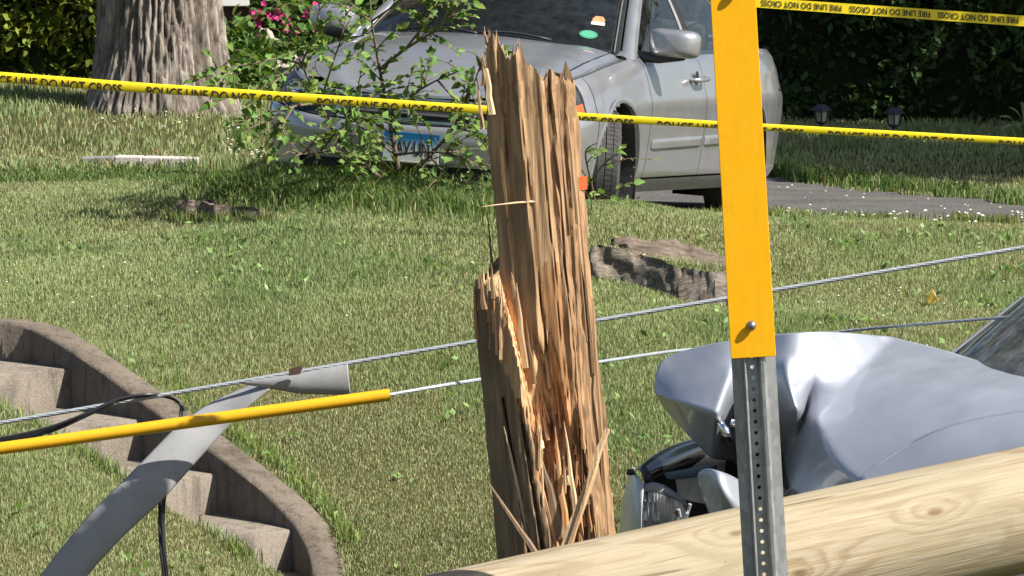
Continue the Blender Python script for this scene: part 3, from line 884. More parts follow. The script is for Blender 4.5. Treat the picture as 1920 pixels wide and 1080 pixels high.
hedge('conifer_hedge', hb.x - 2.6, at(235, 150, 33).x, 33.0, 1.3, gzf(hb.x, 33.4), 2.4, 22000, 0.13, 0.085, (0.125, 0.165, 0.022), 'sunlit yellow green conifer hedge left of the old tree', 41, M_HEDGE_L, lumps=0.3)
M_HEDGE_R = m_leaf('broad_hedge_leaf', 0.2, 0.5, (0.9, 1.1, 0.4), 0.3)
hr = at(1500, 232, 40.3)
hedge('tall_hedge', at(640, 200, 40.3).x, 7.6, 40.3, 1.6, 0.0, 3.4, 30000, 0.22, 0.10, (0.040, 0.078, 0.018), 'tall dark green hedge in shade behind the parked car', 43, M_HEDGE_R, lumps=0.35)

# ------------------------------------------------------------------ house corner, flowering shrub, stones behind the car
M_SIDING = m_simple('dark_red_siding', (0.085, 0.040, 0.036), 0.8, var=0.15, bump=0.1)
M_WHITE = m_simple('white_trim', (0.80, 0.80, 0.78), 0.5, var=0.03)
hx0 = at(330, 0, 46).x; hx1 = at(640, 0, 46).x; hz = gzf(-2, 42)
hs = empty('house', ((hx0 + hx1) / 2, 46.6, hz), 'dark red clapboard house wall with bright white window far behind the tree', 'house')
hi = Matrix.Translation(-hs.location)
wtop = at(440, -120, 46).z; sz = at(440, 13, 46).z
m = MB()
nb = 14; bh = (3.2) / nb
for k in range(nb):
    z = hz + bh * k
    m.box(((hx0 + hx1) / 2, 46.5 - 0.0, z + bh / 2), (hx1 - hx0, 0.26 + 0.02 * (k % 2), bh), Matrix.Rotation(R(-3), 3, 'X'))
m.build('wall', M_SIDING, hs, inv=hi)
m = MB(); m.box((0, 0, 0), (hx1 - hx0 + 0.4, 1.6, 0.08), Matrix.Rotation(R(28), 3, 'X')); 
for p in range(len(m.v)): m.v[p] = tuple(Vector(m.v[p]) + Vector(((hx0 + hx1) / 2, 46.8, hz + 3.5)))
m.build('roof', m_simple('dark_shingle', (0.06, 0.055, 0.05), 0.9, bump=0.3), hs, inv=hi)
wx0 = at(402, 0, 46).x; wx1 = at(478, 0, 46).x
m = MB(); m.box(((wx0 + wx1) / 2, 46.27, sz + 0.6), (wx1 - wx0, 0.14, 1.2)); w_ = m.build('window', M_WHITE, hs, inv=hi, bevel=0.01)
m = MB(); m.box(((wx0 + wx1) / 2, 46.19, sz + 0.72), (wx1 - wx0 - 0.16, 0.03, 0.86)); m.build('pane', M_GLASS, w_, inv=hi)

M_PETAL = m_leaf('pink_petal', 0.3, 0.5, (1.1, 0.7, 0.9), 0.2)
M_BUSHLEAF = m_leaf('shrub_leaf', 0.35, 0.58, (1.0, 1.15, 0.4), 0.2)
M_TWIG = m_simple('twig_bark', (0.16, 0.115, 0.08), 0.9, var=0.3, scale=40, bump=0.3)
def shrub(name, cen_px, rx, rz, Y, n, ls, col, label, seed, flowers=None, stems=7):
    r_ = np.random.default_rng(seed)
    c = at(*cen_px, Y); b = Vector((c.x, Y, gzf(c.x, Y)))
    root = empty(name, b, label, 'shrub')
    P = r_.normal(0, 1, (n, 3)); P /= np.linalg.norm(P, axis=1)[:, None]
    rad = r_.uniform(0.25, 1, n) ** 0.45 * (0.75 + 0.5 * vnoise(P[:, 0] * 3 + 9, P[:, 2] * 3 + 9, seed))
    H = c.z - b.z
    Pt = P * rad[:, None] * np.array([rx, min(rx, 0.6), rz]) + np.array([0, 0, H])
    Pt[:, 2] = np.maximum(Pt[:, 2], 0.04)
    A = P + r_.normal(0, 0.8, (n, 3)); N = r_.normal(0, 0.5, (n, 3)); N[:, 2] += 0.8; N[:, 1] -= 0.3
    C = np.array(col) * r_.uniform(0.55, 1.5, (n, 1)); C[:, 0] *= r_.uniform(0.8, 1.3, n)
    leaf_cloud('foliage', Pt, A, N, ls * r_.uniform(0.6, 1.3, n), ls * 0.6 * r_.uniform(0.7, 1.2, n), C, M_BUSHLEAF, root, heart=True)
    m = MB()
    for q in range(stems):
        a = r_.uniform(0, 6.28)
        tip = Vector((math.cos(a) * rx * 0.7, math.sin(a) * 0.3, H + rz * r_.uniform(0, 0.6)))
        m.tube(spline([Vector((0, 0, -0.05)), Vector((tip.x * 0.35, tip.y * 0.4, tip.z * 0.5)), tip], 5), list(np.linspace(0.018, 0.004, 11)), 6)
    m.build('stems', M_TWIG, root, smooth_angle=180)
    if flowers:
        nf, fcol, fs, area = flowers
        for q in range(nf):
            m = MB()
            px = r_.uniform(area[0], area[2]); py = r_.uniform(area[1], area[3])
            p = at(px, py, Y - min(rx, 0.6) * r_.uniform(0.7, 1.05)) - b
            nn = Vector((r_.normal(0.2, 0.5), -1, r_.normal(0.5, 0.4))).normalized()
            e1 = nn.orthogonal().normalized(); e2 = nn.cross(e1)
            cc = tuple(np.array(fcol) * r_.uniform(0.7, 1.25))
            s_ = fs * r_.uniform(0.6, 1.2)
            for k in range(6):
                a0 = k * math.pi / 3 + r_.uniform(-0.2, 0.2)
                d = e1 * math.cos(a0) + e2 * math.sin(a0); d2 = e1 * math.cos(a0 + 0.5) + e2 * math.sin(a0 + 0.5); d3 = e1 * math.cos(a0 - 0.5) + e2 * math.sin(a0 - 0.5)
                m.add([p, p + d2 * s_ * 0.7 + nn * s_ * 0.2, p + d * s_ + nn * s_ * 0.35, p + d3 * s_ * 0.7 + nn * s_ * 0.2], [(0, 1, 2, 3)], cc)
            m.build('flower', M_PETAL, root, fix=False)
    return root
shrub('pink_rose_bush', (548, 45), 0.37, 0.32, 36.5, 1500, 0.075, (0.060, 0.115, 0.025), 'rose bush with magenta pink blooms between the old tree and the car', 51, (34, (0.62, 0.05, 0.22), 0.034, (470, 2, 622, 70)))
shrub('white_edged_shrub', (555, 118), 0.42, 0.14, 35.0, 700, 0.07, (0.07, 0.12, 0.03), 'low shrub with cream white blooms under the pink rose bush', 52, (40, (0.78, 0.72, 0.60), 0.030, (505, 98, 640, 128)))
shrub('leafy_green_shrub', (440, 125), 0.33, 0.32, 33.2, 900, 0.085, (0.085, 0.155, 0.035), 'leafy light green shrub just right of the old tree trunk', 53)
shrub('garden_shrub', (690, 20), 0.7, 0.5, 38.0, 1500, 0.085, (0.06, 0.12, 0.03), 'rounded green shrub behind the far mirror of the parked car', 54)
M_STONE = m_simple('garden_stone', (0.36, 0.32, 0.27), 0.95, var=0.3, scale=12, bump=0.5)
def rock(px, py, Y, sx, sz, seed, label, mm=None):
    c = at(px, py, Y); bm = bmesh.new(); bmesh.ops.create_icosphere(bm, subdivisions=3, radius=1)
    for v in bm.verts:
        q = v.co.copy()
        f = 1 + 0.35 * (noise.noise(q * 1.4 + Vector((seed, 0, 0)))) + 0.12 * noise.noise(q * 4 + Vector((0, seed, 0)))
        v.co = Vector((q.x * sx * f, q.y * sx * 0.8 * f, q.z * sz * f))
    me = bpy.data.meshes.new('garden_stone'); bm.to_mesh(me); bm.free()
    o = link_mesh('garden_stone', me, mm or M_STONE, loc=c); shade(me, 40)
    tag(o, label, 'stone', 'garden stones behind the sapling')
rock(497, 82, 35.6, 0.07, 0.14, 2, 'upright grey garden stone below the pink roses')
rock(512, 88, 35.4, 0.13, 0.06, 4, 'flat pale garden stone leaning against the upright one')
rock(556, 136, 34.2, 0.16, 0.07, 7, 'broad tan garden stone below the cream blooms')
rock(515, 140, 34.4, 0.10, 0.06, 11, 'small pinkish garden stone left of the broad tan one')

# ------------------------------------------------------------------ solar path lights
M_LAMPCAP = m_simple('dark_lamp_plastic', (0.045, 0.043, 0.055), 0.45, var=0.2)
M_FROST = m_simple('frosted_panel', (0.50, 0.52, 0.36), 0.35, var=0.08)
def lantern(px, py, Y, label, first=None):
    c = at(px, py, Y); b = Vector((c.x, Y, gzf(c.x, Y)))
    if first: return dup(first, b, label)
    H = c.z - b.z
    root = empty('path_light', b, label, 'path light', 'path lights by the hedge')
    m = MB()
    m.lathe([(0.0, H + 0.02), (0.035, H + 0.018), (0.05, H + 0.010), (0.085, H - 0.022), (0.088, H - 0.030), (0.072, H - 0.034), (0.0, H - 0.034)], 8)
    m.build('cap', M_LAMPCAP, root)
    m = MB(); m.lathe([(0.050, H - 0.034), (0.036, H - 0.118), (0.0, H - 0.118)], 4, cen=(0, 0, 0)); m.build('panel', M_FROST, root)
    m = MB()
    for k in range(4):
        a = k * math.pi / 2
        p0 = Vector((math.cos(a) * 0.055, math.sin(a) * 0.055, H - 0.034)); p1 = Vector((math.cos(a) * 0.04, math.sin(a) * 0.04, H - 0.125))
        m.tube([p0, p1], 0.006, 6)
    m.lathe([(0.044, H - 0.118), (0.044, H - 0.13), (0.015, H - 0.145)], 8)
    m.build('cage', M_LAMPCAP, root)
    m = MB(); m.tube([(0, 0, -0.1), (0, 0, H - 0.13)], 0.011, 8); m.build('stake', M_LAMPCAP, root)
    return root
pl = lantern(1540, 200, 37.0, 'dark solar path light nearer the parked car in shade')
lantern(1676, 211, 37.0, 'dark solar path light standing further from the parked car', pl)

# broad striped plant at the right edge
M_STRAP = m_leaf('strap_leaf', 0.3, 0.4)
pb = gpt(1922, 262, 30); pb = at(1925, 246, 33.5); pb.z = gzf(pb.x, 33.5)
root = empty('strap_leaf_plant', pb, 'arching strap leaved plant at the edge of the dark hedge', 'plant')
def strap(tip, base, w, parent, col):
    mid = base.lerp(tip, 0.45) + Vector((0, 0, 0.16))
    pts = [Vector(p) for p in spline([base, mid, tip], 7)]
    rows = []
    for i, p in enumerate(pts):
        f = i / (len(pts) - 1); ww = w * math.sin(math.pi * min(1, 0.12 + f * 0.88)) ** 0.7
        tn = (pts[min(i + 1, len(pts) - 1)] - pts[max(0, i - 1)]).normalized(); s = tn.cross(Vector((0, 0, 1))).normalized()
        s = (s + Vector((0, 0, 0.5))).normalized()
        rows.append([p - s * ww, p - Vector((0, 0, ww * 0.3)), p + s * ww])
    m = MB(); m.grid(rows, col); m.build('leaf', M_STRAP, parent, smooth_angle=180)
for k, (px, py, dy) in enumerate([(1873, 218, -0.1), (1890, 200, 0.0), (1876, 242, -0.25), (1950, 195, 0.0), (1975, 220, -0.1), (1905, 236, -0.3), (1940, 240, -0.3), (1915, 190, 0.25), (1985, 200, 0.2)]):
    tip = at(px, py, 33.5 + dy) - pb
    strap(tip, Vector((random.uniform(-0.03, 0.03), random.uniform(-0.03, 0.03), 0.0)), 0.022, root, (0.17, 0.22, 0.075) if k % 2 else (0.26, 0.29, 0.13))
# dry fallen leaf and a yellow flower on the lawn
p = gpt(1748, 577)
m = MB(); rows = []
for i in range(9):
    f = i / 8
    rows.append([p + Vector((-0.028 + 0.06 * f, 0.024 * (j - 2) * math.sin(math.pi * (0.1 + 0.85 * f)), 0.03 + 0.022 * abs(j - 2) * math.sin(math.pi * f) + 0.012 * math.sin(f * 7 + j))) for j in range(5)])
m.grid(rows, (0.62, 0.40, 0.17)); o = m.build('fallen_leaf', m_leaf('dry_leaf', 0.3, 0.6), origin=p, smooth_angle=180, fix=False)
tag(o, 'curled dry tan leaf lying on the grass above the wrecked car', 'leaf')
p = at(1158, 446, 21.9); pgz = gzf(p.x, 21.9); m = MB()
m.tube([(p.x, 21.9, pgz), p], 0.002, 5, (0.15, 0.25, 0.05))
for k in range(12):
    a = k * math.pi / 6
    m.add([p, p + Vector((math.cos(a - 0.2) * 0.014, math.sin(a - 0.2) * 0.01, 0.006)), p + Vector((math.cos(a) * 0.022, math.sin(a) * 0.016, 0.010)), p + Vector((math.cos(a + 0.2) * 0.014, math.sin(a + 0.2) * 0.01, 0.006))], [(0, 1, 2, 3)], (0.75, 0.6, 0.06))
o = m.build('yellow_flower', M_WEED, origin=Vector((p.x, 21.9, pgz)), fix=False); tag(o, 'small yellow dandelion flower behind the split rotten stump', 'flower')

# ------------------------------------------------------------------ leafy sapling in front of the parked car
def sapling(name, base, stems, leaf_px, label, seed, Y, col, per_m=34, thick=0.016, clear=None, dens=25):
    r_ = np.random.default_rng(seed)
    root = empty(name, base, label, 'sapling')
    mb = MB(); P = []; A = []
    for st_ in stems:
        pts = [Vector(p) - base for p in spline([at(*q[:3]) for q in st_], 7)]
        n = len(pts)
        big = st_[0][3] if len(st_[0]) > 3 else 1
        mb.tube(pts, list(np.linspace(thick * big, 0.0025, n)), 6)
        ln = sum((pts[i + 1] - pts[i]).length for i in range(n - 1))
        # side twigs
        for q in range(int(ln * dens)):
            f = r_.uniform(0.22, 1.0); i = min(int(f * (n - 1)), n - 2)
            p0 = pts[i].lerp(pts[i + 1], f * (n - 1) - i)
            tn = (pts[i + 1] - pts[i]).normalized()
            d = (tn * 0.6 + Vector((r_.normal(0, 0.75), r_.normal(0, 0.6), r_.normal(0.05, 0.5)))).normalized()
            tl = r_.uniform(0.10, 0.30) * (1.15 - 0.5 * f)
            p1 = p0 + d * tl * 0.5 + Vector((0, 0, 0.01)); p2 = p0 + d * tl - Vector((0, 0, 0.02 * tl / 0.3))
            mb.tube([p0, p1, p2], [0.0038, 0.0028, 0.0014], 5)
            nl = max(3, int(tl * per_m))
            for k in range(nl):
                g_ = (k + r_.uniform(0.2, 0.9)) / nl
                pp = p0.lerp(p1, g_ * 2) if g_ < 0.5 else p1.lerp(p2, g_ * 2 - 1)
                side = d.cross(Vector((0, 0, 1))) * (1 if k % 2 else -1)
                P.append(pp); A.append(side * 0.8 + d * 0.6 + Vector((r_.normal(0, 0.3), r_.normal(0, 0.3), r_.normal(-0.15, 0.35))))
            P.append(p2); A.append(d + Vector((0, 0, -0.3)))
    mb.build('branches', M_TWIG, root, smooth_angle=180)
    A = np.array(A); P = np.array(P)
    if clear:                                            # gaps between the leaves where the car shows through
        W_ = P + np.array(base); k_ = W_[:, 1] * math.cos(PITCH) - (W_[:, 2] - CAM_Z) * math.sin(PITCH)
        px_ = 960 + W_[:, 0] * FPX / k_; py_ = 540 - ((W_[:, 2] - CAM_Z) * math.cos(PITCH) + W_[:, 1] * math.sin(PITCH)) * FPX / k_
        keep = np.ones(len(P), bool)
        for (x0, y0, x1, y1, pr) in clear: keep &= ~((px_ > x0) & (px_ < x1) & (py_ > y0) & (py_ < y1) & (r_.uniform(0, 1, len(P)) < pr))
        P = P[keep]; A = A[keep]
    n = len(P)
    N = r_.normal(0, 0.45, (n, 3)); N[:, 2] += 0.75; N[:, 1] -= 0.45
    C = np.array(col) * r_.uniform(0.6, 1.45, (n, 1)); C[:, 0] *= r_.uniform(0.8, 1.25, n)
    L = r_.uniform(0.027, 0.060, n)
    o = leaf_cloud('leaves', P, A, N, L, L * r_.uniform(0.6, 0.82, n), C, M_BUSHLEAF, root)
    return root
SB = gpt(752, 352); SB = Vector((at(752, 352, 23.6).x, 23.6, gzf(at(752, 352, 23.6).x, 23.6)))
S0 = (752, 362, 23.6)
sapling('leafy_sapling', SB, [
    [S0 + (1.0,), (742, 290, 23.55), (728, 215, 23.5), (712, 130, 23.5), (697, 40, 23.4), (690, -60, 23.4)],
    [S0 + (0.8,), (690, 315, 23.4), (640, 270, 23.3), (600, 195, 23.2), (565, 120, 23.1), (540, 60, 23.1)],
    [S0 + (0.7,), (800, 300, 23.5), (850, 240, 23.3), (880, 180, 23.2), (905, 110, 23.1)],
    [(712, 130, 23.5, 0.6), (760, 92, 23.4), (810, 60, 23.3), (860, 15, 23.3), (905, -30, 23.2)],
    [(728, 215, 23.5, 0.5), (770, 180, 23.3), (820, 150, 23.1), (870, 130, 23.0)],
    [(600, 195, 23.2, 0.5), (550, 200, 23.0), (505, 225, 22.9), (462, 243, 22.8)],
    [(640, 270, 23.3, 0.5), (600, 285, 23.1), (560, 290, 22.9), (550, 305, 22.8)],
    [(565, 120, 23.1, 0.4), (520, 110, 23.0), (470, 120, 22.9), (400, 130, 22.9)],
    [(697, 40, 23.4, 0.4), (740, 10, 23.3), (790, -20, 23.2)],
    [(600, 195, 23.2, 0.4), (620, 130, 23.1), (640, 70, 23.0), (650, 20, 23.0)],
    [(742, 290, 23.55, 0.5), (800, 285, 23.2), (850, 290, 23.0), (900, 310, 22.9)],
    [(690, 315, 23.4, 0.4), (650, 310, 23.1), (660, 295, 22.9), (700, 260, 22.8)],
    [(565, 120, 23.1, 0.4), (520, 150, 22.9), (480, 175, 22.8), (440, 185, 22.8)],
    [(742, 290, 23.55, 0.4), (690, 250, 23.2), (660, 210, 23.1), (680, 160, 23.0)],
    [(697, 40, 23.4, 0.4), (640, 10, 23.3), (580, -10, 23.2), (520, 20, 23.1)],
    [(760, 92, 23.4, 0.4), (800, 40, 23.3), (830, -10, 23.2), (850, -60, 23.2)], [(850, 240, 23.3, 0.4), (890, 250, 23.1), (915, 280, 23.0)], [(820, 150, 23.1, 0.4), (860, 190, 23.0), (900, 200, 22.9)],
    [(550, 200, 23.0, 0.4), (530, 240, 22.9), (545, 270, 22.8)], [(565, 120, 23.1, 0.4), (590, 60, 23.0), (600, 10, 22.9)], [(600, 285, 23.1, 0.4), (640, 240, 22.9), (690, 215, 22.8)], [(800, 285, 23.2, 0.4), (840, 330, 23.0), (880, 345, 22.9)]],
    None, 'slender leafy green sapling growing in front of the parked silver car', 61, 23.5, (0.15, 0.245, 0.06), clear=[(720, 248, 818, 312, 0.9), (525, 265, 640, 330, 0.75), (820, 260, 930, 340, 0.6), (600, 230, 720, 270, 0.4), (760, 110, 930, 190, 0.35), (640, 330, 900, 390, 0.8)])
SB2 = Vector((at(1118, 392, 23.9).x, 23.9, gzf(at(1118, 392, 23.9).x, 23.9)))
sapling('small_sapling', SB2, [
    [(1118, 395, 23.9, 0.5), (1108, 340, 23.8), (1098, 285, 23.7), (1120, 268, 23.6)],
    [(1108, 340, 23.8, 0.3), (1130, 310, 23.7), (1155, 290, 23.6), (1172, 300, 23.6)],
    [(1118, 375, 23.9, 0.3), (1140, 365, 23.8), (1160, 355, 23.7)],
    [(1118, 395, 23.9, 0.3), (1098, 360, 23.8), (1090, 330, 23.7)]],
    None, 'tiny leafy sapling in front of the turned front tyre', 63, 23.8, (0.16, 0.26, 0.065), per_m=20, dens=7)
# ------------------------------------------------------------------ snapped utility pole
def m_wood_vc(name, axis_scale=(1, 1, 0.06), rough=0.85, bump=0.7):
    t = NT(name)
    c0 = t.attr()
    v = t.coord(axis_scale)
    n1 = t.noise(v, 55, 6, 0.65, 0.3)
    n2 = t.noise(v, 160, 4, 0.6)
    c = t.mix(t.ramp(n1, [(0.36, 0.42), (0.55, 0.0)]), c0, t.mix(1.0, c0, (0.62, 0.54, 0.46, 1), 'MULTIPLY'))
    c = t.mix(t.ramp(n2, [(0.45, 0.0), (0.68, 0.35)]), c, t.mix(1.0, c, (1.5, 1.4, 1.25, 1), 'MULTIPLY'))
    t.princ(base=c, rough=rough, spec=0.15, normal=t.bump(n1, bump, 0.008))
    return t.m
M_STUMP = m_wood_vc('split_pole_wood')
Y0 = 12.0; PXM = FPX / Y0
def axis_px(y): return 1043 - (1050 - y) * 0.086
RAD = 0.152
STUMP_BASE = at(axis_px(1560), 1560, Y0)
stump = empty('broken_utility_pole', STUMP_BASE, 'jagged brown stump of a snapped utility pole with splintered top', 'utility pole')
sinv2 = Matrix.Translation(-STUMP_BASE)
TOPL = [(-1.3, 140), (-0.52, 130), (-0.46, 90), (-0.38, 66), (-0.33, 50), (-0.27, 72), (-0.18, 94), (-0.05, 106), (0.10, 100), (0.18, 94), (0.24, 118), (0.36, 132), (0.52, 142), (0.68, 134), (0.80, 146), (1.3, 152)]
NTH = 220; rows_y = np.concatenate([np.linspace(1620, 1080, 16), np.linspace(1075, 40, 230)])
th = np.linspace(0, 2 * np.pi, NTH, endpoint=False)
srng = np.random.default_rng(99)
# ragged height at which the front left outer shell ends, per column
u_th = np.cos(th)
spk = np.abs(srng.normal(0, 1, NTH)); spk = np.where(srng.uniform(0, 1, NTH) < 0.25, spk * 30, spk * 7)
brk = np.interp(u_th, [-1, -0.85, -0.7, -0.55, -0.42, -0.30, -0.18, -0.08, 0.02, 1], [545, 520, 530, 545, 600, 690, 765, 800, 870, 900]) - spk + 8
slab_on = (np.sin(th) < 0.35)
brk_s = np.interp(u_th, [-1, -0.85, -0.7, -0.55, -0.42, -0.30, -0.18, -0.08, 0.02, 1], [548, 522, 532, 547, 602, 692, 767, 802, 870, 900]) + 8 - np.convolve(np.r_[spk[-2:], spk, spk[:2]], [0.1, 0.25, 0.3, 0.25, 0.1], 'valid') * 1.6
def cells(th, n, seed, zf, Z):
    """planky facets: step-like random value per angular cell, slowly changing along the pole"""
    a = th / (2 * np.pi) * n
    j = 0.6 * (vnoise(Z * 0.012 * zf + np.floor(a) * 7.3, np.floor(a) * 3.7, seed + 1) - 0.5)
    k = np.floor(a + j)
    return vnoise(k * 13.37 + 0.5, Z * 0.01 * zf, seed)
Vs = []; Cs = []
topy_t = np.interp(u_th, [p[0] for p in TOPL], [p[1] for p in TOPL])
topspk = np.repeat(np.abs(srng.normal(0, 1, NTH // 4)) * 9, 4)[:NTH] + np.abs(srng.normal(0, 1, NTH)) * 4 + (srng.uniform(0, 1, NTH) < 0.06) * srng.uniform(8, 28, NTH)
back = np.sin(th) > 0.2
topy_t = np.where(back, 165, topy_t) - np.where(back, srng.uniform(-10, 30, NTH), topspk) + 10
WE = np.array([0.350, 0.226, 0.127]); WD = np.array([0.22, 0.138, 0.078]); FR = np.array([0.56, 0.30, 0.145]); CR = np.array([0.66, 0.47, 0.285]); GR = np.array([0.245, 0.172, 0.108]); TAN = np.array([0.43, 0.285, 0.162])
for ri, y in enumerate(rows_y):
    yy = np.maximum(y, topy_t)                          # pixel row of each column
    cx = axis_px(yy)
    r = RAD * (1.0 + 0.00006 * (yy - 600)) + 0.0 * th
    f1 = vnoise(th * 3.2, yy * 0.005, 3) - 0.5
    f2 = vnoise(th * 16, yy * 0.012, 13) - 0.5 + 0.6 * (vnoise(th * 38, yy * 0.03, 14) - 0.5)
    amp = np.where(u_th > 0.5, 1.5, 1.0)
    r = r + 0.014 * f1 * amp + 0.005 * f2 * amp ** 2
    X = np.cos(th) * r; D = np.sin(th) * r
    above = (yy < brk) & slab_on
    mab = np.where(yy < brk, 1.0, 0.0) * slab_on
    # upper part: left third split off along a plane, front shaved to broad flat faces
    lim = -0.50 * RAD + 0.016 * (vnoise(yy * 0.012, th * 2 + 3, 7) - 0.5) + 0.006 * (vnoise(yy * 0.05, th * 9, 9) - 0.5)
    wab = smooth(-16, 16, brk_s - yy) * slab_on
    wbk = smooth(-25, 25, 545 + 110 * (vnoise(th * 9, yy * 0 + 6, 83) - 0.5) - yy) * ~slab_on
    Xn = X + (np.maximum(X, lim) - X) * np.maximum(wab, wbk)
    uu = Xn / RAD
    wv_ = 0.05 * (vnoise(yy * 0.008, yy * 0 + 1, 70) - 0.5)
    face = np.interp(uu + wv_, [-0.6, -0.30, -0.26, 0.04, 0.10, 0.40, 0.47, 0.60, 0.66, 1.0], [-0.50, -0.66, -0.62, -0.80, -0.73, -0.76, -0.66, -0.70, -0.60, -0.55])
    dlim = face * RAD + 0.006 * (vnoise(uu * 9 + 3, yy * 0.006, 61) - 0.5) + 0.0022 * (vnoise(uu * 28, yy * 0.006, 62) - 0.5) + 0.0012 * (vnoise(uu * 90, yy * 0.012, 63) - 0.5)
    dlim = dlim + smooth(0.5, 0.62, uu) * (0.011 * (vnoise(uu * 22 + yy * 0.004, yy * 0.006, 64) - 0.5) + 0.004 * (vnoise(uu * 60, yy * 0.015, 65) - 0.5))
    crack = np.exp(-((uu - (0.08 + wv_ + 0.00012 * (yy - 200))) / 0.014) ** 2) * smooth(150, 330, yy) + 0.7 * np.exp(-((uu + 0.22 - 0.00008 * (yy - 400) - wv_) / 0.012) ** 2) * smooth(60, 120, yy) * (1 - smooth(300, 380, yy)) + 0.9 * np.exp(-((uu - 0.60 - wv_) / 0.016) ** 2) + 0.8 * np.exp(-((uu - 0.36 - 0.00015 * (yy - 300) + wv_) / 0.012) ** 2) * smooth(220, 420, yy)
    dlim = dlim + 0.012 * crack
    Dn = D + (np.maximum(D, dlim) - D) * wab
    # gouge in the lower middle
    gl = np.interp(yy, [560, 700, 800, 950, 1060, 1200], [0.0, -0.30, -0.24, -0.10, -0.02, 0.0]); gr = np.interp(yy, [560, 700, 850, 1000, 1100], [0.28, 0.50, 0.62, 0.72, 0.72])
    jit = 0.10 * (vnoise(th * 26, yy * 0.011, 77) - 0.5) + 0.05 * (vnoise(th * 60, yy * 0.03, 78) - 0.5)
    gm = smooth(-0.04, 0.09, uu - gl + jit) * smooth(-0.02, 0.06, gr - uu + jit) * (np.sin(th) < 0) * smooth(640, 700, yy + 230 * (vnoise(uu * 5 + 1, yy * 0 + 4, 79) - 0.5) + 90 * (vnoise(uu * 24, yy * 0 + 4, 80) - 0.5)) * (1 - smooth(1150, 1250, yy))
    gdep = -(0.50 - 0.14 * smooth(700, 900, yy) * (1 - smooth(1000, 1100, yy))) * RAD + 0.030 * (cells(th, 48, 55, 2.2, yy) - 0.5) + 0.012 * (vnoise(uu * 30, yy * 0.05, 8) - 0.5)
    gdep = gdep * smooth(650, 800, yy + 500 * (vnoise(uu * 7, yy * 0 + 2, 71) - 0.5) * 0.35 + 60 * jit) + (-0.74 * RAD) * (1 - smooth(650, 800, yy + 500 * (vnoise(uu * 7, yy * 0 + 2, 71) - 0.5) * 0.35 + 60 * jit))
    Dn = Dn + (np.maximum(Dn, gdep) - Dn) * np.clip(gm * 1.3, 0, 1)
    # leaning slabs left: long open cracks
    lc = np.exp(-((uu - (-0.62 + 0.0008 * (yy - 800))) / 0.02) ** 2) + np.exp(-((uu - (-0.36 + 0.0007 * (yy - 800))) / 0.022) ** 2)
    Dn = Dn + np.where((np.sin(th) < 0) & (yy > 740) & (uu < gl), 0.03 * lc, 0)
    base = at(0, 600, Y0)
    zz = np.array([at(960, q, Y0).z for q in yy])
    Vs.append(np.stack([(cx - 960) / PXM + Xn, Y0 + Dn, zz], -1))
    # colours
    nz = vnoise(uu * 14 + f1 * 5, yy * 0.012, 21)[:, None]; nz2 = vnoise(uu * 45, yy * 0.03, 22)[:, None]
    c = WE * (0.85 + 0.3 * nz) + (TAN - WE) * (smooth(0.35, 0.75, nz)) * 0.9
    c = c * (0.88 + 0.24 * vnoise(uu * 22, yy * 0.004, 27))[:, None]
    c = np.where((smooth(0.0, 0.25, uu) * (1 - smooth(0.45, 0.55, uu)) * smooth(420, 560, yy) * (1 - smooth(720, 800, yy)))[:, None] * (0.4 + nz) > 0.5, FR * 0.55 * (0.8 + 0.4 * nz2), c)
    c = c * (1 - 0.72 * np.clip(crack, 0, 1) * mab)[:, None]
    c = np.where((uu > 0.5)[:, None], WD * (0.8 + 1.3 * nz2), c)
    c = np.where(((uu < np.minimum(gl, -0.05)) & (yy > 500) & (np.sin(th) < 0.6))[:, None] & (mab < 0.5)[:, None], GR * (0.55 + 0.8 * nz), c)
    c = np.where(((gm > 0.5))[:, None], FR * (0.55 + 0.7 * nz2) * (0.8 + 0.4 * nz) + (CR - FR) * (smooth(0.62, 0.85, nz2) * 0.7), c)
    # fresh wedge of cream wood beside the slab top
    wl = np.interp(yy, [510, 560, 640, 700, 770], [-0.92, -0.84, -0.72, -0.55, -0.42]); wr = np.interp(yy, [510, 560, 640, 700, 780], [-0.56, -0.42, -0.18, 0.12, 0.20])
    wm = ((uu > wl + jit * 0.8) & (uu < wr + jit * 0.8) & (yy > 512) & (yy < 785 + 60 * jit) & (np.sin(th) < 0))
    c = np.where(wm[:, None], (CR * 0.75 + FR * 0.35) * (0.6 + 0.55 * nz2) * np.array([1.0, 0.92, 0.85]), c)
    c = np.where(((yy < topy_t + 16) & True)[:, None], c * 0.8 + CR * 0.22, c)
    c = np.where((yy < 220)[:, None] & (nz2 > 0.6), c * 0.65, c)
    Cs.append(c)
Vs = np.array(Vs); Cs = np.array(Cs)
# jagged cap
capV = []; capC = []
last = Vs[-1]; cen = last.mean(0)
for ci, f in enumerate([0.86, 0.7, 0.52, 0.34, 0.16]):
    q = cen + (last - cen) * f
    q[:, 2] = last[:, 2] - 0.02 - srng.uniform(0.0, 0.07, NTH) - 0.03 * ci + np.where(srng.uniform(0, 1, NTH) < 0.15, srng.uniform(0.03, 0.09, NTH), 0)
    capV.append(q); capC.append(CR * srng.uniform(0.3, 0.8, (NTH, 1)))
V = np.concatenate([Vs, np.array(capV)], 0); C = np.concatenate([Cs, np.array(capC)], 0)
nr = V.shape[0]
I = np.arange(nr * NTH).reshape(nr, NTH); J = np.roll(I, -1, 1)
F = np.stack([I[:-1], J[:-1], J[1:], I[1:]], -1).reshape(-1, 4)
me = np_mesh('shaft', V.reshape(-1, 3) - np.array(STUMP_BASE), F, np.clip(C.reshape(-1, 3), 0.01, 0.9))
o = link_mesh('shaft', me, M_STUMP, stump); shade(me, 48)
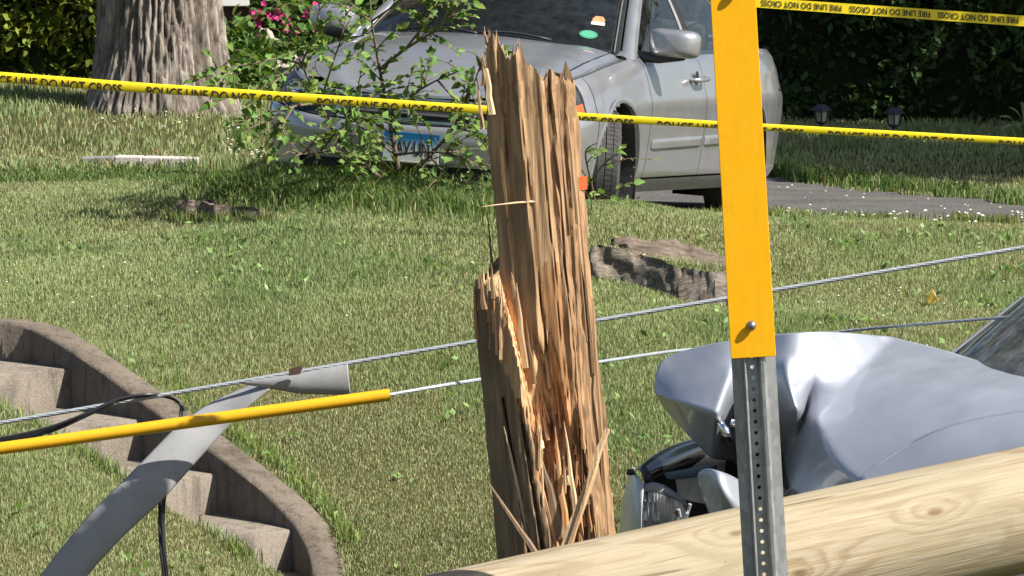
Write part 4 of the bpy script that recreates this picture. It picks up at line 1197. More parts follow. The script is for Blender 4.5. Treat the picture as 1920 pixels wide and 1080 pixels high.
# splinters
def shard(mb, p0, p1, w, d, col, bend=0.0, tipw=0.08, side=None):
    p0 = Vector(p0); p1 = Vector(p1)
    ax = (p1 - p0)
    s = side or Vector((1, 0, 0)); s = (s - ax.normalized() * s.dot(ax.normalized())).normalized(); t_ = ax.cross(s).normalized()
    rows = []
    for i in range(6):
        f = i / 5
        k = (1 - f) ** 0.8 * (1 - tipw) + tipw
        c = p0.lerp(p1, f) + t_ * bend * math.sin(math.pi * f) + s * (random.uniform(-1, 1) * w * 0.10)
        rows.append([c - s * w * k * 0.5 - t_ * d * k * 0.35, c - s * w * k * 0.1 + t_ * d * k * 0.5, c + s * w * k * 0.5 + t_ * d * k * 0.15, c + s * w * k * 0.15 - t_ * d * k * 0.5])
    mb.grid(rows, col, closeu=True)
    b = len(mb.v) - 24
    mb.f.append((b + 20, b + 21, b + 22, b + 23)); mb.mi.append(0)
    mb.f.append((b + 3, b + 2, b + 1, b)); mb.mi.append(0)
random.seed(31)
mb = MB()
def vc(c, a=0.7, b=1.2):
    k = random.uniform(a, b); return tuple(min(0.85, q * k) for q in c)
for q in range(70):                                         # crest of the snapped top
    u = random.uniform(-0.52, 0.86); yt = interp(u, TOPL)
    dd = random.uniform(-0.62, 0.25)
    y1 = yt + random.choice([random.uniform(-7, 6), random.uniform(0, 45)]); y0 = y1 + random.choice([random.uniform(18, 45), random.uniform(30, 120)])
    x = axis_px(yt) + u * RAD * PXM
    p0 = at(x + random.uniform(-3, 5), y0, Y0 + dd * RAD); p1 = at(x + random.gauss(-2, 7), y1, Y0 + dd * RAD + random.uniform(-0.015, 0.01))
    shard(mb, p0, p1, random.uniform(0.007, 0.020), random.uniform(0.005, 0.012), vc(random.choice([WE, WE, WD, TAN, CR * 0.8])), random.uniform(-0.004, 0.004))
mb.build('crest_splinters', M_STUMP, stump, inv=sinv2)
mb = MB()
for q in range(46):                                         # top of the left slab and the fresh wedge
    u = random.uniform(-0.96, -0.05); yb = np.interp(u, [-1, -0.85, -0.7, -0.55, -0.42, -0.30, -0.18, -0.08], [545, 520, 530, 545, 600, 690, 765, 800])
    yt = yb + random.uniform(-22, 20); y0 = yt + random.uniform(40, 130)
    x = axis_px(yt) + u * RAD * PXM
    dpt = -math.sqrt(max(0.02, 1 - u * u)) * random.uniform(0.80, 1.02) * RAD
    shard(mb, at(x, y0, Y0 + dpt + 0.004), at(x + random.uniform(-8, 3), yt, Y0 + dpt + random.uniform(-0.008, 0.01)), random.uniform(0.006, 0.02), random.uniform(0.005, 0.010), vc(random.choice([CR, CR, TAN, GR, FR])), random.uniform(-0.004, 0.006))
for (x0, y0, x1, y1, w, c) in [(925, 560, 921, 492, 10, GR), (908, 580, 901, 512, 12, WD), (918, 545, 914, 505, 8, CR), (942, 585, 934, 515, 10, CR), (950, 640, 942, 540, 14, CR), (960, 700, 948, 590, 16, CR), (978, 760, 962, 660, 14, FR), (968, 560, 958, 510, 10, TAN),
                               (985, 690, 968, 530, 17, TAN), (1002, 720, 985, 600, 10, WD)]:
    shard(mb, at(x0, y0, Y0 - 0.115), at(x1, y1, Y0 - 0.12), w / PXM, 0.008, vc(c, 0.9, 1.1))
mb.build('slab_splinters', M_STUMP, stump, inv=sinv2)
mb = MB()
for q in range(60):                                         # torn fibres in the gouge and along the right ridge
    y0 = random.uniform(720, 1075); gl_ = interp(y0, [(700, -0.28), (800, -0.22), (950, -0.08), (1060, 0.0)]); u = random.uniform(gl_, 0.82)
    x0 = axis_px(y0) + u * RAD * PXM; ln = random.uniform(30, 120)
    dep = (-0.50 if u < 0.6 else -0.66) * RAD + random.uniform(-0.012, 0.006)
    shard(mb, at(x0, y0, Y0 + dep), at(x0 - ln * 0.08 + random.uniform(-8, 8), y0 - ln, Y0 + dep - random.uniform(0.0, 0.012)), random.uniform(0.005, 0.017), random.uniform(0.004, 0.010), vc(random.choice([FR, FR, CR, TAN, WD])))
for (x0, y0, x1, y1, w, c) in [(1000, 1040, 944, 800, 12, CR), (1030, 1020, 985, 840, 13, CR * 0.8), (1046, 1035, 1004, 860, 10, TAN), (1018, 1010, 960, 800, 17, GR), (1052, 1010, 1015, 855, 22, GR), (1062, 1000, 1040, 800, 14, FR), (1080, 960, 1058, 790, 11, CR), (1105, 1010, 1080, 780, 14, WD), (1128, 990, 1098, 700, 11, TAN),
                               (1120, 1010, 1112, 930, 10, WD), (1092, 1030, 1086, 930, 12, FR), (1140, 1000, 1110, 560, 12, WE), (1115, 700, 1082, 330, 9, WE), (1100, 640, 1060, 200, 8, WD), (1084, 420, 1062, 190, 9, TAN)]:
    dep = -0.125 if x0 < 1060 else -0.10
    if x0 > 1095: dep = -0.075
    shard(mb, at(x0, y0, Y0 + dep), at(x1, y1, Y0 + dep - 0.004), w / PXM, 0.010, vc(c, 0.9, 1.1))
mb.build('torn_fibres', M_STUMP, stump, inv=sinv2)
def single(name, x0, y0, x1, y1, w, d, c, dep0, dep1, tipw=0.3, label=None):
    m = MB(); shard(m, at(x0, y0, Y0 + dep0), at(x1, y1, Y0 + dep1), w / PXM, d, c, 0.002, tipw)
    o = m.build(name, M_STUMP, stump, inv=sinv2)
    if label: o['label'] = label
single('splinter', 1058, 1035, 1138, 803, 22, 0.012, (0.62, 0.44, 0.26), -0.165, -0.155, 0.45, 'long pale splinter leaning right across the stump')
single('splinter', 1066, 1030, 1120, 860, 10, 0.01, (0.55, 0.36, 0.2), -0.172, -0.17, 0.3)
single('splinter', 1008, 378, 905, 388, 10, 0.008, (0.58, 0.43, 0.28), -0.105, -0.16, 0.2, 'pale splinter sticking out sideways')
single('splinter', 1012, 1048, 915, 905, 12, 0.008, (0.26, 0.19, 0.13), -0.175, -0.16, 0.15)
single('splinter', 922, 215, 912, 128, 13, 0.010, (0.60, 0.45, 0.29), -0.10, -0.10, 0.6)
single('splinter', 926, 545, 914, 398, 7, 0.006, (0.17, 0.12, 0.08), -0.06, -0.05, 0.1)
# orange reflector tag on the side
m = MB(); c = at(1093, 343, Y0 - 0.02)
m.prism([(-0.011, -0.019), (0.012, -0.017), (0.011, 0.018), (-0.010, 0.016)], -0.0015, 0.0015, fn=lambda x, y, z: c + Vector((x, z + x * 0.5, y)))
m.build('reflector_tag', m_simple('orange_reflector', (0.60, 0.12, 0.035), 0.35, var=0.15), stump, inv=sinv2)

# ------------------------------------------------------------------ new pine pole lying across
def m_newpole(knots):
    t = NT('treated_pine_pole')
    base = t.coord()
    # knots: smallest stretched distance to the listed places
    dmin = None
    for k in knots:
        mp = t.n.new('ShaderNodeMapping'); mp.vector_type = 'POINT'
        mp.inputs['Location'].default_value = (-k[0] * 0.42, -k[1], -k[2]); mp.inputs['Scale'].default_value = (0.42, 1, 1)
        t.t.links.new(base, mp.inputs['Vector'])
        ln = t.node('ShaderNodeVectorMath', operation='LENGTH'); t.t.links.new(mp.outputs[0], ln.inputs[0])
        if dmin is None: dmin = ln.outputs['Value']
        else:
            q = t.node('ShaderNodeMath', operation='MINIMUM'); t.t.links.new(dmin, q.inputs[0]); t.t.links.new(ln.outputs['Value'], q.inputs[1]); dmin = q.outputs[0]
    near = t.ramp(dmin, [(0.0, 1.0), (0.02, 0.6), (0.055, 0.14), (0.10, 0.0)])
    v = t.coord((0.20, 1, 1))
    w1 = t.noise(v, 5.0, 3, 0.5, 0.7)
    ad = t.node('ShaderNodeMath', operation='MULTIPLY_ADD'); t.t.links.new(near, ad.inputs[0]); ad.inputs[1].default_value = 0.55; t.t.links.new(w1, ad.inputs[2])
    wv = t.node('ShaderNodeMath', operation='MULTIPLY'); wv.inputs[1].default_value = 6.5
    t.t.links.new(ad.outputs[0], wv.inputs[0])
    fr = t.node('ShaderNodeMath', operation='FRACT'); t.t.links.new(wv.outputs[0], fr.inputs[0])
    P1 = (0.35, 0.288, 0.198); P2 = (0.38, 0.322, 0.232); D1 = (0.28, 0.217, 0.14); D2 = (0.30, 0.235, 0.152)
    c = t.ramp(fr.outputs[0], [(0.0, P1), (0.25, P2), (0.46, P1), (0.54, D1), (0.78, D2), (0.88, P1)])
    gr = t.noise(t.coord((0.04, 1, 1)), 130, 5, 0.65)
    c = t.mix(t.ramp(gr, [(0.36, 0.5), (0.54, 0.0)]), c, (0.235, 0.16, 0.082, 1))
    g2 = t.noise(t.coord((0.03, 1, 1)), 60, 4, 0.6)
    c = t.mix(t.ramp(g2, [(0.52, 0.0), (0.66, 0.4)]), c, (0.46, 0.39, 0.26, 1))
    ck = t.noise(t.coord((0.028, 1, 1)), 40, 2, 0.5, 0.25)
    ckm = t.ramp(ck, [(0.655, 0.0), (0.675, 0.85)])
    c = t.mix(ckm, c, (0.10, 0.062, 0.033, 1))
    c = t.mix(t.ramp(t.noise(t.coord(), 2.6, 5), [(0.45, 0.0), (0.72, 0.5)]), c, (0.32, 0.29, 0.19, 1))
    c = t.mix(t.ramp(dmin, [(0.006, 0.85), (0.013, 0.0)]), c, (0.15, 0.09, 0.045, 1))
    sp = t.noise(t.coord(), 34, 4, 0.7)
    c = t.mix(t.ramp(sp, [(0.66, 0.0), (0.72, 0.55)]), c, (0.16, 0.11, 0.065, 1))
    t.princ(base=c, rough=0.8, spec=0.15, normal=t.bump(gr, 0.5, 0.006))
    return t.m
pA = at(930, 1055, 10.9); pB = at(1920, 850, 11.55)
pd = (pB - pA).normalized(); PR = 0.158
upn = (Vector((0, 0, 1)) - pd * pd.z).normalized()
cA = pA - upn * PR * 0.985; cB = pB - upn * PR * 0.985
pole_l = -6.4; pole_r = 7.0
m = MB(); rows = []
NA = 72; npt = 90
for i in range(npt + 1):
    s = pole_l + (pole_r - pole_l) * i / npt
    c = cA + pd * s + upn * (0.012 * math.sin(s * 1.1))
    rr = PR * (1.0 - 0.004 * s)
    e2 = pd.cross(upn)
    row = []
    for k in range(NA):
        a = 2 * math.pi * k / NA
        n_ = 0.0030 * (float(vnoise(s * 1.5, k * 0.5, 4)) - 0.5) + 0.004 * (float(vnoise(s * 0.7 + 5, k * 0.22, 6)) - 0.5)
        row.append(c + (upn * math.cos(a) + e2 * math.sin(a)) * (rr + n_))
    rows.append(row)
# build in a frame whose X runs along the pole so the grain follows it
cmid = cA
fr_m = Matrix((pd, -e2, upn)).transposed().to_4x4(); fr_m.translation = cmid
finv = fr_m.inverted()
m.grid(rows, closeu=True)
m.f.append(tuple(range(NA))); m.mi.append(0); m.f.append(tuple(npt * NA + k for k in range(NA))); m.mi.append(0)
KN = []
for (px, py) in [(1752, 962), (1380, 1003), (1500, 1075), (2050, 930)]:
    o_ = Vector((0, 0, CAM_Z)); d_ = (at(px, py, 10) - o_).normalized()
    w_ = o_ - cA; w2 = w_ - pd * w_.dot(pd); d2 = d_ - pd * d_.dot(pd)
    a_ = d2.dot(d2); b_ = 2 * w2.dot(d2); c_ = w2.dot(w2) - PR * PR; disc = max(0, b_ * b_ - 4 * a_ * c_)
    KN.append(tuple(finv @ (o_ + d_ * ((-b_ - math.sqrt(disc)) / (2 * a_)))))
KN += [(-3.0, -0.1, 0.1), (-1.5, -0.14, 0.0), (3.0, -0.1, 0.1)]
M_NEWPOLE = m_newpole(KN)
o = m.build('new_wooden_pole', M_NEWPOLE, inv=finv, smooth_angle=60)
o.matrix_world = fr_m
tag(o, 'new pale pine utility pole lying across in front of the wrecked car', 'utility pole')

# ------------------------------------------------------------------ yellow marker sign on its galvanised post
YS = 10.5; PS = FPX / YS
def m_worn(name, col, dirt, rough, spec=0.4, sc=(14, 14, 1.5), amt=0.35):
    t = NT(name)
    c = t.mix(t.ramp(t.noise(t.coord(sc), 5, 7, 0.7), [(0.48, 0.0), (0.75, amt)]), col + (1,), dirt + (1,))
    c = t.mix(t.ramp(t.noise(t.coord(), 70, 5, 0.7), [(0.60, 0.0), (0.70, amt)]), c, dirt + (1,))
    sc_ = t.noise(t.coord((3, 3, 40)), 18, 3, 0.6)
    c = t.mix(t.ramp(sc_, [(0.66, 0.0), (0.70, amt * 0.8)]), c, tuple(min(1, q * 1.15 + 0.04) for q in col) + (1,))
    t.princ(base=c, rough=t.ramp(t.noise(t.coord(), 12, 5), [(0.3, rough * 0.8), (0.7, rough * 1.25)]), spec=spec, normal=t.bump(t.noise(t.coord(), 26, 5), 0.12, 0.004))
    return t.m
M_YELLOW = m_worn('yellow_sign_sheet', (0.87, 0.435, 0.004), (0.62, 0.30, 0.02), 0.42, 0.3, amt=0.30)
def m_galv():
    t = NT('galvanised_steel')
    vo = t.node('ShaderNodeTexVoronoi'); vo.inputs['Scale'].default_value = 90
    t.t.links.new(t.coord((1, 1, 0.5)), vo.inputs['Vector'])
    c = t.ramp(vo.outputs['Color'], [(0.2, (0.30, 0.31, 0.315)), (0.8, (0.42, 0.43, 0.435))])
    c = t.mix(t.ramp(t.noise(t.coord((8, 8, 1)), 6, 6), [(0.45, 0), (0.7, 0.5)]), c, (0.24, 0.245, 0.245, 1))
    t.princ(base=c, rough=0.48, metal=0.65, normal=t.bump(t.noise(t.coord(), 60, 4), 0.1, 0.003))
    return t.m
M_GALV = m_galv()
sa = at(1374.5, 0, YS); sb = at(1412.5, 670, YS)
sax = (sa - sb).normalized()
sbase = sb - sax * ((sb.z - gzf(sb.x, YS)) / sax.z)
sign = empty('marker_sign', sbase, 'narrow yellow marker board bolted to a leaning perforated steel post', 'sign')
sx = Vector((1, 0, 0)); sx = (sx - sax * sx.dot(sax)).normalized(); sy = sax.cross(sx)      # sy points away from the camera
if sy.y < 0: sy = -sy
sm = Matrix((sx, sy, sax)).transposed().to_4x4(); sm.translation = sbase
sign.matrix_world = sm
Hb = (sb - sbase).length; Ht = Hb + (sa - sb).length + 0.16
bw = 0.1035
m = MB(); m.box((0, -0.0015, (Hb + Ht) / 2), (bw, 0.0032, Ht - Hb)); m.build('board', M_YELLOW, sign, bevel=0.001)
prof = [(-0.050, 0.020), (-0.0265, 0.016), (-0.0235, 0.004), (-0.0205, 0.002), (-0.0180, 0.004), (-0.0145, 0.021), (0.0095, 0.021), (0.0135, 0.004), (0.0165, 0.0015), (0.0235, 0.0015), (0.0275, 0.004), (0.0300, 0.013), (0.0520, 0.019)]
HOLE = 0.0254; zmin = -0.6; zmax = Ht - 0.02
m = MB()
thk = 0.003
def pt(p, z, off=0): return Vector((p[0], p[1] + off, z))
for (i0, i1) in [(0, 5), (6, 12)]:
    pr = prof[i0:i1 + 1]
    m.grid([[pt(p, zmin) for p in pr] + [pt(p, zmin, thk) for p in pr[::-1]], [pt(p, zmax) for p in pr] + [pt(p, zmax, thk) for p in pr[::-1]]], closeu=True)
# web with real holes
xa, xb = prof[5][0], prof[6][0]; xc = (xa + xb) / 2; hr_ = 0.0046; yw = prof[5][1]
nh = int((zmax - zmin) / HOLE)
for k in range(nh):
    z0 = zmin + k * HOLE; z1 = z0 + HOLE; zc = (z0 + z1) / 2
    sq = []; ci = []
    for q in range(16):
        a = 2 * math.pi * q / 16
        cx_, cz_ = math.cos(a), math.sin(a)
        s_ = max(abs(cx_), abs(cz_))
        sq.append((xc + cx_ / s_ * (xb - xa) / 2, zc + cz_ / s_ * HOLE / 2)); ci.append((xc + cx_ * hr_, zc + cz_ * hr_))
    for (P_, Q_, ya, yb) in [(sq, ci, yw, yw), (ci, ci, yw, yw + thk), (sq, ci, yw + thk, yw + thk)]:
        m.grid([[Vector((p[0], ya, p[1])) for p in P_], [Vector((p[0], yb, p[1])) for p in Q_]], closeu=True)
m.build('post', M_GALV, sign, fix=True)
M_BOLT = m_simple('bolt_steel', (0.33, 0.32, 0.31), 0.4, 0.8, var=0.2)
for (px, py) in [(1409, 610), (1376, -14)]:
    c = sm.inverted() @ at(px, py, YS)
    m = MB()
    m.lathe([(0.0, -0.0195), (0.0055, -0.0185), (0.0095, -0.0150), (0.0105, -0.0105), (0.0085, -0.0075), (0.0062, -0.0070), (0.0062, 0.03)], 20, 'Y', cen=(c.x, 0, c.z))
    m.lathe([(0.0, -0.0042), (0.0115, -0.0042), (0.0115, -0.0032)], 20, 'Y', cen=(c.x, 0, c.z))
    m.build('bolt', M_BOLT, sign, smooth_angle=40)

# ------------------------------------------------------------------ fallen guy wires
def m_strand():
    t = NT('wire_strand')
    c = t.ramp(t.noise(t.coord(), 30, 5), [(0.3, (0.31, 0.34, 0.375)), (0.7, (0.41, 0.44, 0.48))])
    t.princ(base=c, rough=0.6, metal=0.25)
    return t.m
M_WIRE = m_strand()
YW = 12.7
def strand(mb, pts, r):
    """six wires laid round a core"""
    P = [Vector(p) for p in pts]
    mb.tube(P, r * 0.88, 10)
    L = [0]
    for i in range(1, len(P)): L.append(L[-1] + (P[i] - P[i - 1]).length)
    n = int(L[-1] / 0.012)
    dense = []
    for i in range(n + 1):
        s = L[-1] * i / n
        k = min(max(np.searchsorted(L, s) - 1, 0), len(P) - 2)
        f = (s - L[k]) / max(1e-9, L[k + 1] - L[k])
        dense.append((P[k].lerp(P[k + 1], f), (P[k + 1] - P[k]).normalized(), s))
    for w in range(6):
        q = []
        for c, tn, s in dense:
            a = Vector((0, 0, 1)).cross(tn).normalized(); b = tn.cross(a)
            an = w * math.pi / 3 + s * 2 * math.pi / 0.16
            q.append(c + (a * math.cos(an) + b * math.sin(an)) * r * 0.64)
        mb.tube(q, r * 0.36, 5, caps=False)
m = MB()
strand(m, [at(x, 793 - 0.1716 * x + (0 if x < 900 else 0) - 0.0000035 * x * (1920 - x) * -1 * 0.0 , YW) for x in np.linspace(-500, 2500, 12)], 0.0062)
o = m.build('guy_wire', M_WIRE, origin=at(0, 793, YW), smooth_angle=180, fix=False); tag(o, 'upper grey stranded steel wire stretched taut behind the broken pole', 'wire', 'fallen guy wires')
lw = [(-500, 908, 12.45), (0, 841, 12.5), (380, 788, 12.55), (731, 739, 12.6), (890, 713, 12.82), (1128, 678, 13.5), (1250, 660, 14.55), (1320, 653, 14.75), (1460, 636, 14.8), (1600, 619, 14.72), (1760, 605, 14.5), (1920, 592, 14.3), (2500, 545, 13.5)]
gp = [Vector(p) for p in spline([at(-500, 908, 12.45), at(0, 841, 12.5), at(380, 788, 12.55), at(731, 740, 12.6)], 6)]   # the sleeve's centre line
gd = gp[-1] - gp[-2]
m = MB(); strand(m, gp + [Vector(p) for p in spline([tuple(gp[-1])] + [tuple(at(*p)) for p in lw[4:]], 4)][1:], 0.0052)
o = m.build('guy_wire', M_WIRE, origin=at(0, 836, 12.5), smooth_angle=180, fix=False); tag(o, 'lower grey stranded steel wire with a yellow sleeve, passing over the bent hood', 'wire', 'fallen guy wires')
M_YGUARD = m_worn('yellow_plastic_guard', (0.74, 0.40, 0.012), (0.45, 0.24, 0.03), 0.38, sc=(1.5, 14, 14), amt=0.4)
m = MB()
rows = []
for p_ in gp:
    rows.append(p_)
m.tube(gp, 0.0172, 20, caps=False); m.tube(gp[::-1], 0.0150, 20, caps=False)
b = len(m.v)
o = m.build('yellow_guy_guard', M_YGUARD, origin=at(0, 841, 12.5), smooth_angle=180, fix=False); tag(o, 'long yellow plastic tube slipped over the lower fallen wire', 'guy guard')

# grey plastic guard peeled off the upper wire
M_GGUARD = m_worn('grey_plastic_guard', (0.29, 0.295, 0.305), (0.17, 0.16, 0.145), 0.5, sc=(3, 3, 3), amt=0.45)
root = empty('grey_guy_guard', at(455, 720, YW - 0.02), 'grey plastic wire guard peeled open and hanging from the upper wire', 'guy guard')
gi = Matrix.Translation(-root.location)
def ribbon(name, cen, wid, curve, twist=None, thick=0.0022, mat_=None):
    tw_ = twist or [0] * len(cen)
    """cen list (px,py,Y), wid in px, curve: depth of the curl in m"""
    C_ = [Vector(p) for p in spline([at(*p) for p in cen], 10)]
    W_ = np.interp(np.linspace(0, len(cen) - 1, len(C_)), range(len(cen)), wid) / (FPX / YW)
    K_ = np.interp(np.linspace(0, len(cen) - 1, len(C_)), range(len(cen)), curve)
    rows = []
    for i, p in enumerate(C_):
        tn = (C_[min(i + 1, len(C_) - 1)] - C_[max(i - 1, 0)]).normalized()
        s = tn.cross(Vector((0, 1, 0))).normalized()
        b_ = tn.cross(s).normalized()
        if b_.y > 0: b_ = -b_
        q_ = Matrix.Rotation(R(float(np.interp(i / (len(C_) - 1) * (len(cen) - 1), range(len(cen)), tw_))), 3, tn)
        s = q_ @ s; b_ = q_ @ b_
        rows.append([p + s * W_[i] * 0.5 * math.sin(a) / math.sin(1.25) + b_ * K_[i] * (math.cos(a) - math.cos(1.25)) for a in np.linspace(-1.25, 1.25, 13)])
    m = MB(); m.grid(rows)
    return m.build(name, mat_ or M_GGUARD, root, inv=gi, smooth_angle=180, fix=False, solid=thick)
ribbon('guard_sleeve', [(655, 710, YW), (610, 714, YW), (560, 718, YW), (510, 717, YW), (452, 716, YW)], [60, 50, 38, 22, 4], [0.020, 0.022, 0.020, 0.012, 0.002])
ribbon('guard_strip', [(500, 722, YW + 0.02), (465, 742, YW + 0.015), (405, 783, YW - 0.0), (350, 832, YW - 0.04), (275, 912, YW - 0.09), (195, 990, YW - 0.13), (110, 1090, YW - 0.16), (60, 1160, YW - 0.18), (20, 1240, YW - 0.2)], [40, 52, 64, 72, 76, 72, 66, 64, 62], [0.004, 0.010, 0.018, 0.022, 0.024, 0.022, 0.02, 0.02, 0.02], [64, 56, 30, 8, 0, 0, 0, 0, 0])
m = MB(); c = at(554, 696, YW - 0.03)
m.prism([(-0.019, -0.009), (0.012, -0.011), (0.019, 0.003), (0.014, 0.012), (-0.017, 0.010)], -0.002, 0.002, fn=lambda x, y, z: c + Vector((x, z, y + x * 0.2)))
m.build('brown_patch', m_simple('rusty_tape', (0.075, 0.045, 0.035), 0.8), root, inv=gi)

# black cable looped over the wire
M_CABLE = m_simple('black_cable', (0.03, 0.03, 0.034), 0.32, var=0.25, scale=30)
m = MB()
for dx, dy, dY in [(0, 0, 0.0), (3, 9, 0.012), (-5, 4, 0.02)]:
    pts = [(-200, 858 + dy, YW - 0.03), (0, 822 + dy, YW - 0.03 + dY), (90, 802 + dy, YW - 0.03 + dY), (160, 776 + dy * 0.6, YW - 0.03), (215, 751 + dy * 0.4, YW - 0.03), (270, 740 + dy * 0.3, YW - 0.025 + dY), (315, 742 + dy * 0.4, YW + 0.02 + dY), (337, 755 + dy * 0.3, YW + 0.03), (343 + dx, 780, YW + 0.02),
           (334 + dx, 830, YW - 0.02), (322 + dx * 1.2, 880, YW - 0.03 + dY), (308 + dx * 1.3, 920, YW - 0.03), (304 + dx, 970, YW - 0.03 + dY), (306 + dx, 1030, YW - 0.03), (313 + dx, 1090, YW - 0.03), (322 + dx, 1180, YW - 0.02), (330 + dx, 1300, YW)]
    m.tube([Vector(p) for p in spline([at(*p) for p in pts], 6)], 0.0042 if dx < 3 else 0.0034, 8)
o = m.build('black_cable', M_CABLE, origin=at(330, 760, YW), smooth_angle=180); tag(o, 'black twisted cable looped over the upper wire and hanging down', 'cable')

# crumpled grey trim on the ground left of the stump foot
m = MB(); rows = []
for i in range(16):
    f = i / 15
    x = 800 + 170 * f
    t0_ = at(x, 1078 - 14 * f + 3 * math.sin(f * 9), 13.4); 
    rows.append([t0_ + Vector((0, 0, -0.09)), t0_ + Vector((0, -0.03, -0.03)), t0_, t0_ + Vector((0.01, 0.07, -0.005 + 0.006 * math.sin(f * 13))), t0_ + Vector((0.02, 0.16, -0.03)), t0_ + Vector((0.02, 0.2, -0.12))])
m.grid(rows)
M_SILVER2 = m_paint('blue_silver_paint', (0.33, 0.355, 0.42), 0.30, 0.7)
o = m.build('bumper_piece', M_SILVER2, origin=at(880, 1085, 13.4), smooth_angle=180, solid=0.004)
tag(o, 'torn silver bumper piece lying by the foot of the broken pole', 'bumper piece')

# ------------------------------------------------------------------ barrier tapes
FONT = None
def text_bm(s, w, h, bold=0.02):
    cu = bpy.data.curves.new('lettering', 'FONT'); cu.body = s; cu.size = 1.0; cu.offset = bold; cu.resolution_u = 3
    o = bpy.data.objects.new('lettering', cu); COL.objects.link(o)
    dg = bpy.context.evaluated_depsgraph_get()
    me = bpy.data.meshes.new_from_object(o.evaluated_get(dg))
    bpy.data.objects.remove(o); bpy.data.curves.remove(cu)
    bm = bmesh.new(); bm.from_mesh(me); bpy.data.meshes.remove(me)
    xs_ = [v.co.x for v in bm.verts]; ys_ = [v.co.y for v in bm.verts]
    x0, x1, y0, y1 = min(xs_), max(xs_), min(ys_), max(ys_)
    for v in bm.verts: v.co = Vector(((v.co.x - x0) / (x1 - x0) * w, (v.co.y - y0) / (y1 - y0) * h, 0))
    return bm
M_TAPE = m_simple('yellow_tape', (0.86, 0.66, 0.02), 0.28, var=0.04, scale=8)
M_INK = m_simple('black_ink', (0.014, 0.010, 0.010), 0.45, var=0.1)
def tape(name, top, hgt, Y, text, starts, tw, th_, off, label, rot=False, droop=None):
    """top: [(px, py)], hgt: [(px, h)] in photo pixels"""
    xs_ = np.linspace(-260, 2180, 130)
    tx = [p[0] for p in top]; ty = [p[1] for p in top]
    tfun = lambda x: float(np.interp(x, tx, ty)) if tx[0] <= x <= tx[-1] else (ty[0] + (x - tx[0]) * (ty[1] - ty[0]) / (tx[1] - tx[0]) if x < tx[0] else ty[-1] + (x - tx[-1]) * (ty[-1] - ty[-2]) / (tx[-1] - tx[-2]))
    hfun = lambda x: float(np.interp(x, [p[0] for p in hgt], [p[1] for p in hgt]))
    root = empty(name, at(960, tfun(960), Y), label, 'tape', 'yellow barrier tapes')
    ri_ = Matrix.Translation(-root.location)
    m = MB(); rows = []
    for x in xs_:
        t_, h_ = tfun(x), hfun(x)
        w_ = 0.0012 * math.sin(x * 0.021)
        if droop:
            rows.append([at(x, t_ + h_ * 0.55, Y + 0.016), at(x, t_ + 1.5, Y + 0.012), at(x, t_ - 0.3, Y + 0.006), at(x, t_ + 0.8, Y + 0.001), at(x, t_ + h_ * 0.28, Y + w_ * 0.3), at(x, t_ + h_ - 1.0, Y), at(x, t_ + h_, Y + 0.003), at(x, t_ + h_ - 0.5, Y + 0.008)])
        else:
            rows.append([at(x, t_, Y), at(x, t_ + h_ * 0.5, Y + w_ * 0.3), at(x, t_ + h_, Y)])
    m.grid(rows)
    m.build('band', M_TAPE, root, inv=ri_, smooth_angle=180, fix=False)
    for x0 in starts:
        bm = text_bm(text, tw, th_)
        if droop:
            hh = hfun(x0 + tw / 2); cut = th_ - (hh - off) + 1.0
            bmesh.ops.bisect_plane(bm, geom=bm.verts[:] + bm.edges[:] + bm.faces[:], plane_co=(0, cut, 0), plane_no=(0, 1, 0), clear_inner=True)
        for v in bm.verts:
            if rot: X_ = x0 + tw - v.co.x; dy = off + v.co.y
            else: X_ = x0 + v.co.x; dy = off + (th_ - v.co.y)
            v.co = at(X_, tfun(X_) + dy, Y - 0.0035) - root.location
        me = bpy.data.meshes.new('lettering'); bm.to_mesh(me); bm.free()
        link_mesh('lettering', me, M_INK, root)
    return root
tape('police_tape', [(0, 135), (275, 156), (400, 164), (600, 177.5), (905, 198), (1072, 210.5), (1340, 227), (1430, 232), (1920, 259)], [(0, 20), (275, 18.5), (600, 17), (905, 15.5), (1340, 13.5), (1920, 12.5)], 21.6,
     'POLICE LINE DO NOT CROSS', [-45, 275, 595, 914, 1233, 1553, 1873], 274, 19, 6.0, 'long yellow police line tape crossing in front of the silver car and tree', droop=True)
tape('fire_tape', [(1300, -14), (1418, -5), (1920, 29.5)], [(1300, 18.5), (1920, 20)], 31.5, 'FIRE LINE DO NOT CROSS', [931, 1096.5, 1262, 1427, 1593, 1758.5, 1924], 151, 11.5, 4.0, 'short upside down yellow fire line tape at top right before the dark hedge', rot=True)
# ------------------------------------------------------------------ sedan builder
# local frame: origin under the front axle, -y is forward, +x the car's left side, z up
def cr(pts, n=40):
    return [tuple(p) for p in spline(pts, n)]
PLAN = [(0.0, 0.0), (0.22, 0.006), (0.40, 0.022), (0.55, 0.055), (0.68, 0.125), (0.77, 0.215), (0.835, 0.34), (0.872, 0.50), (0.893, 0.75), (0.902, 1.10), (0.908, 1.6), (0.910, 2.2), (0.910, 2.9), (0.903, 3.5), (0.886, 4.0), (0.86, 4.32), (0.81, 4.55), (0.71, 4.70), (0.52, 4.775), (0.25, 4.80), (0.0, 4.81)]
ZTOP = [(0.0, 0.655), (0.03, 0.672), (0.10, 0.71), (0.25, 0.755), (0.5, 0.81), (0.9, 0.875), (1.38, 0.935), (1.9, 0.955), (2.6, 0.975), (3.3, 0.995), (3.9, 1.02), (4.4, 1.02), (4.7, 0.99), (4.81, 0.97)]
FO = 0.95        # front overhang
WB = 2.74
def sample_plan():
    P = np.array(cr(PLAN, 40))
    return P
PLP = sample_plan()
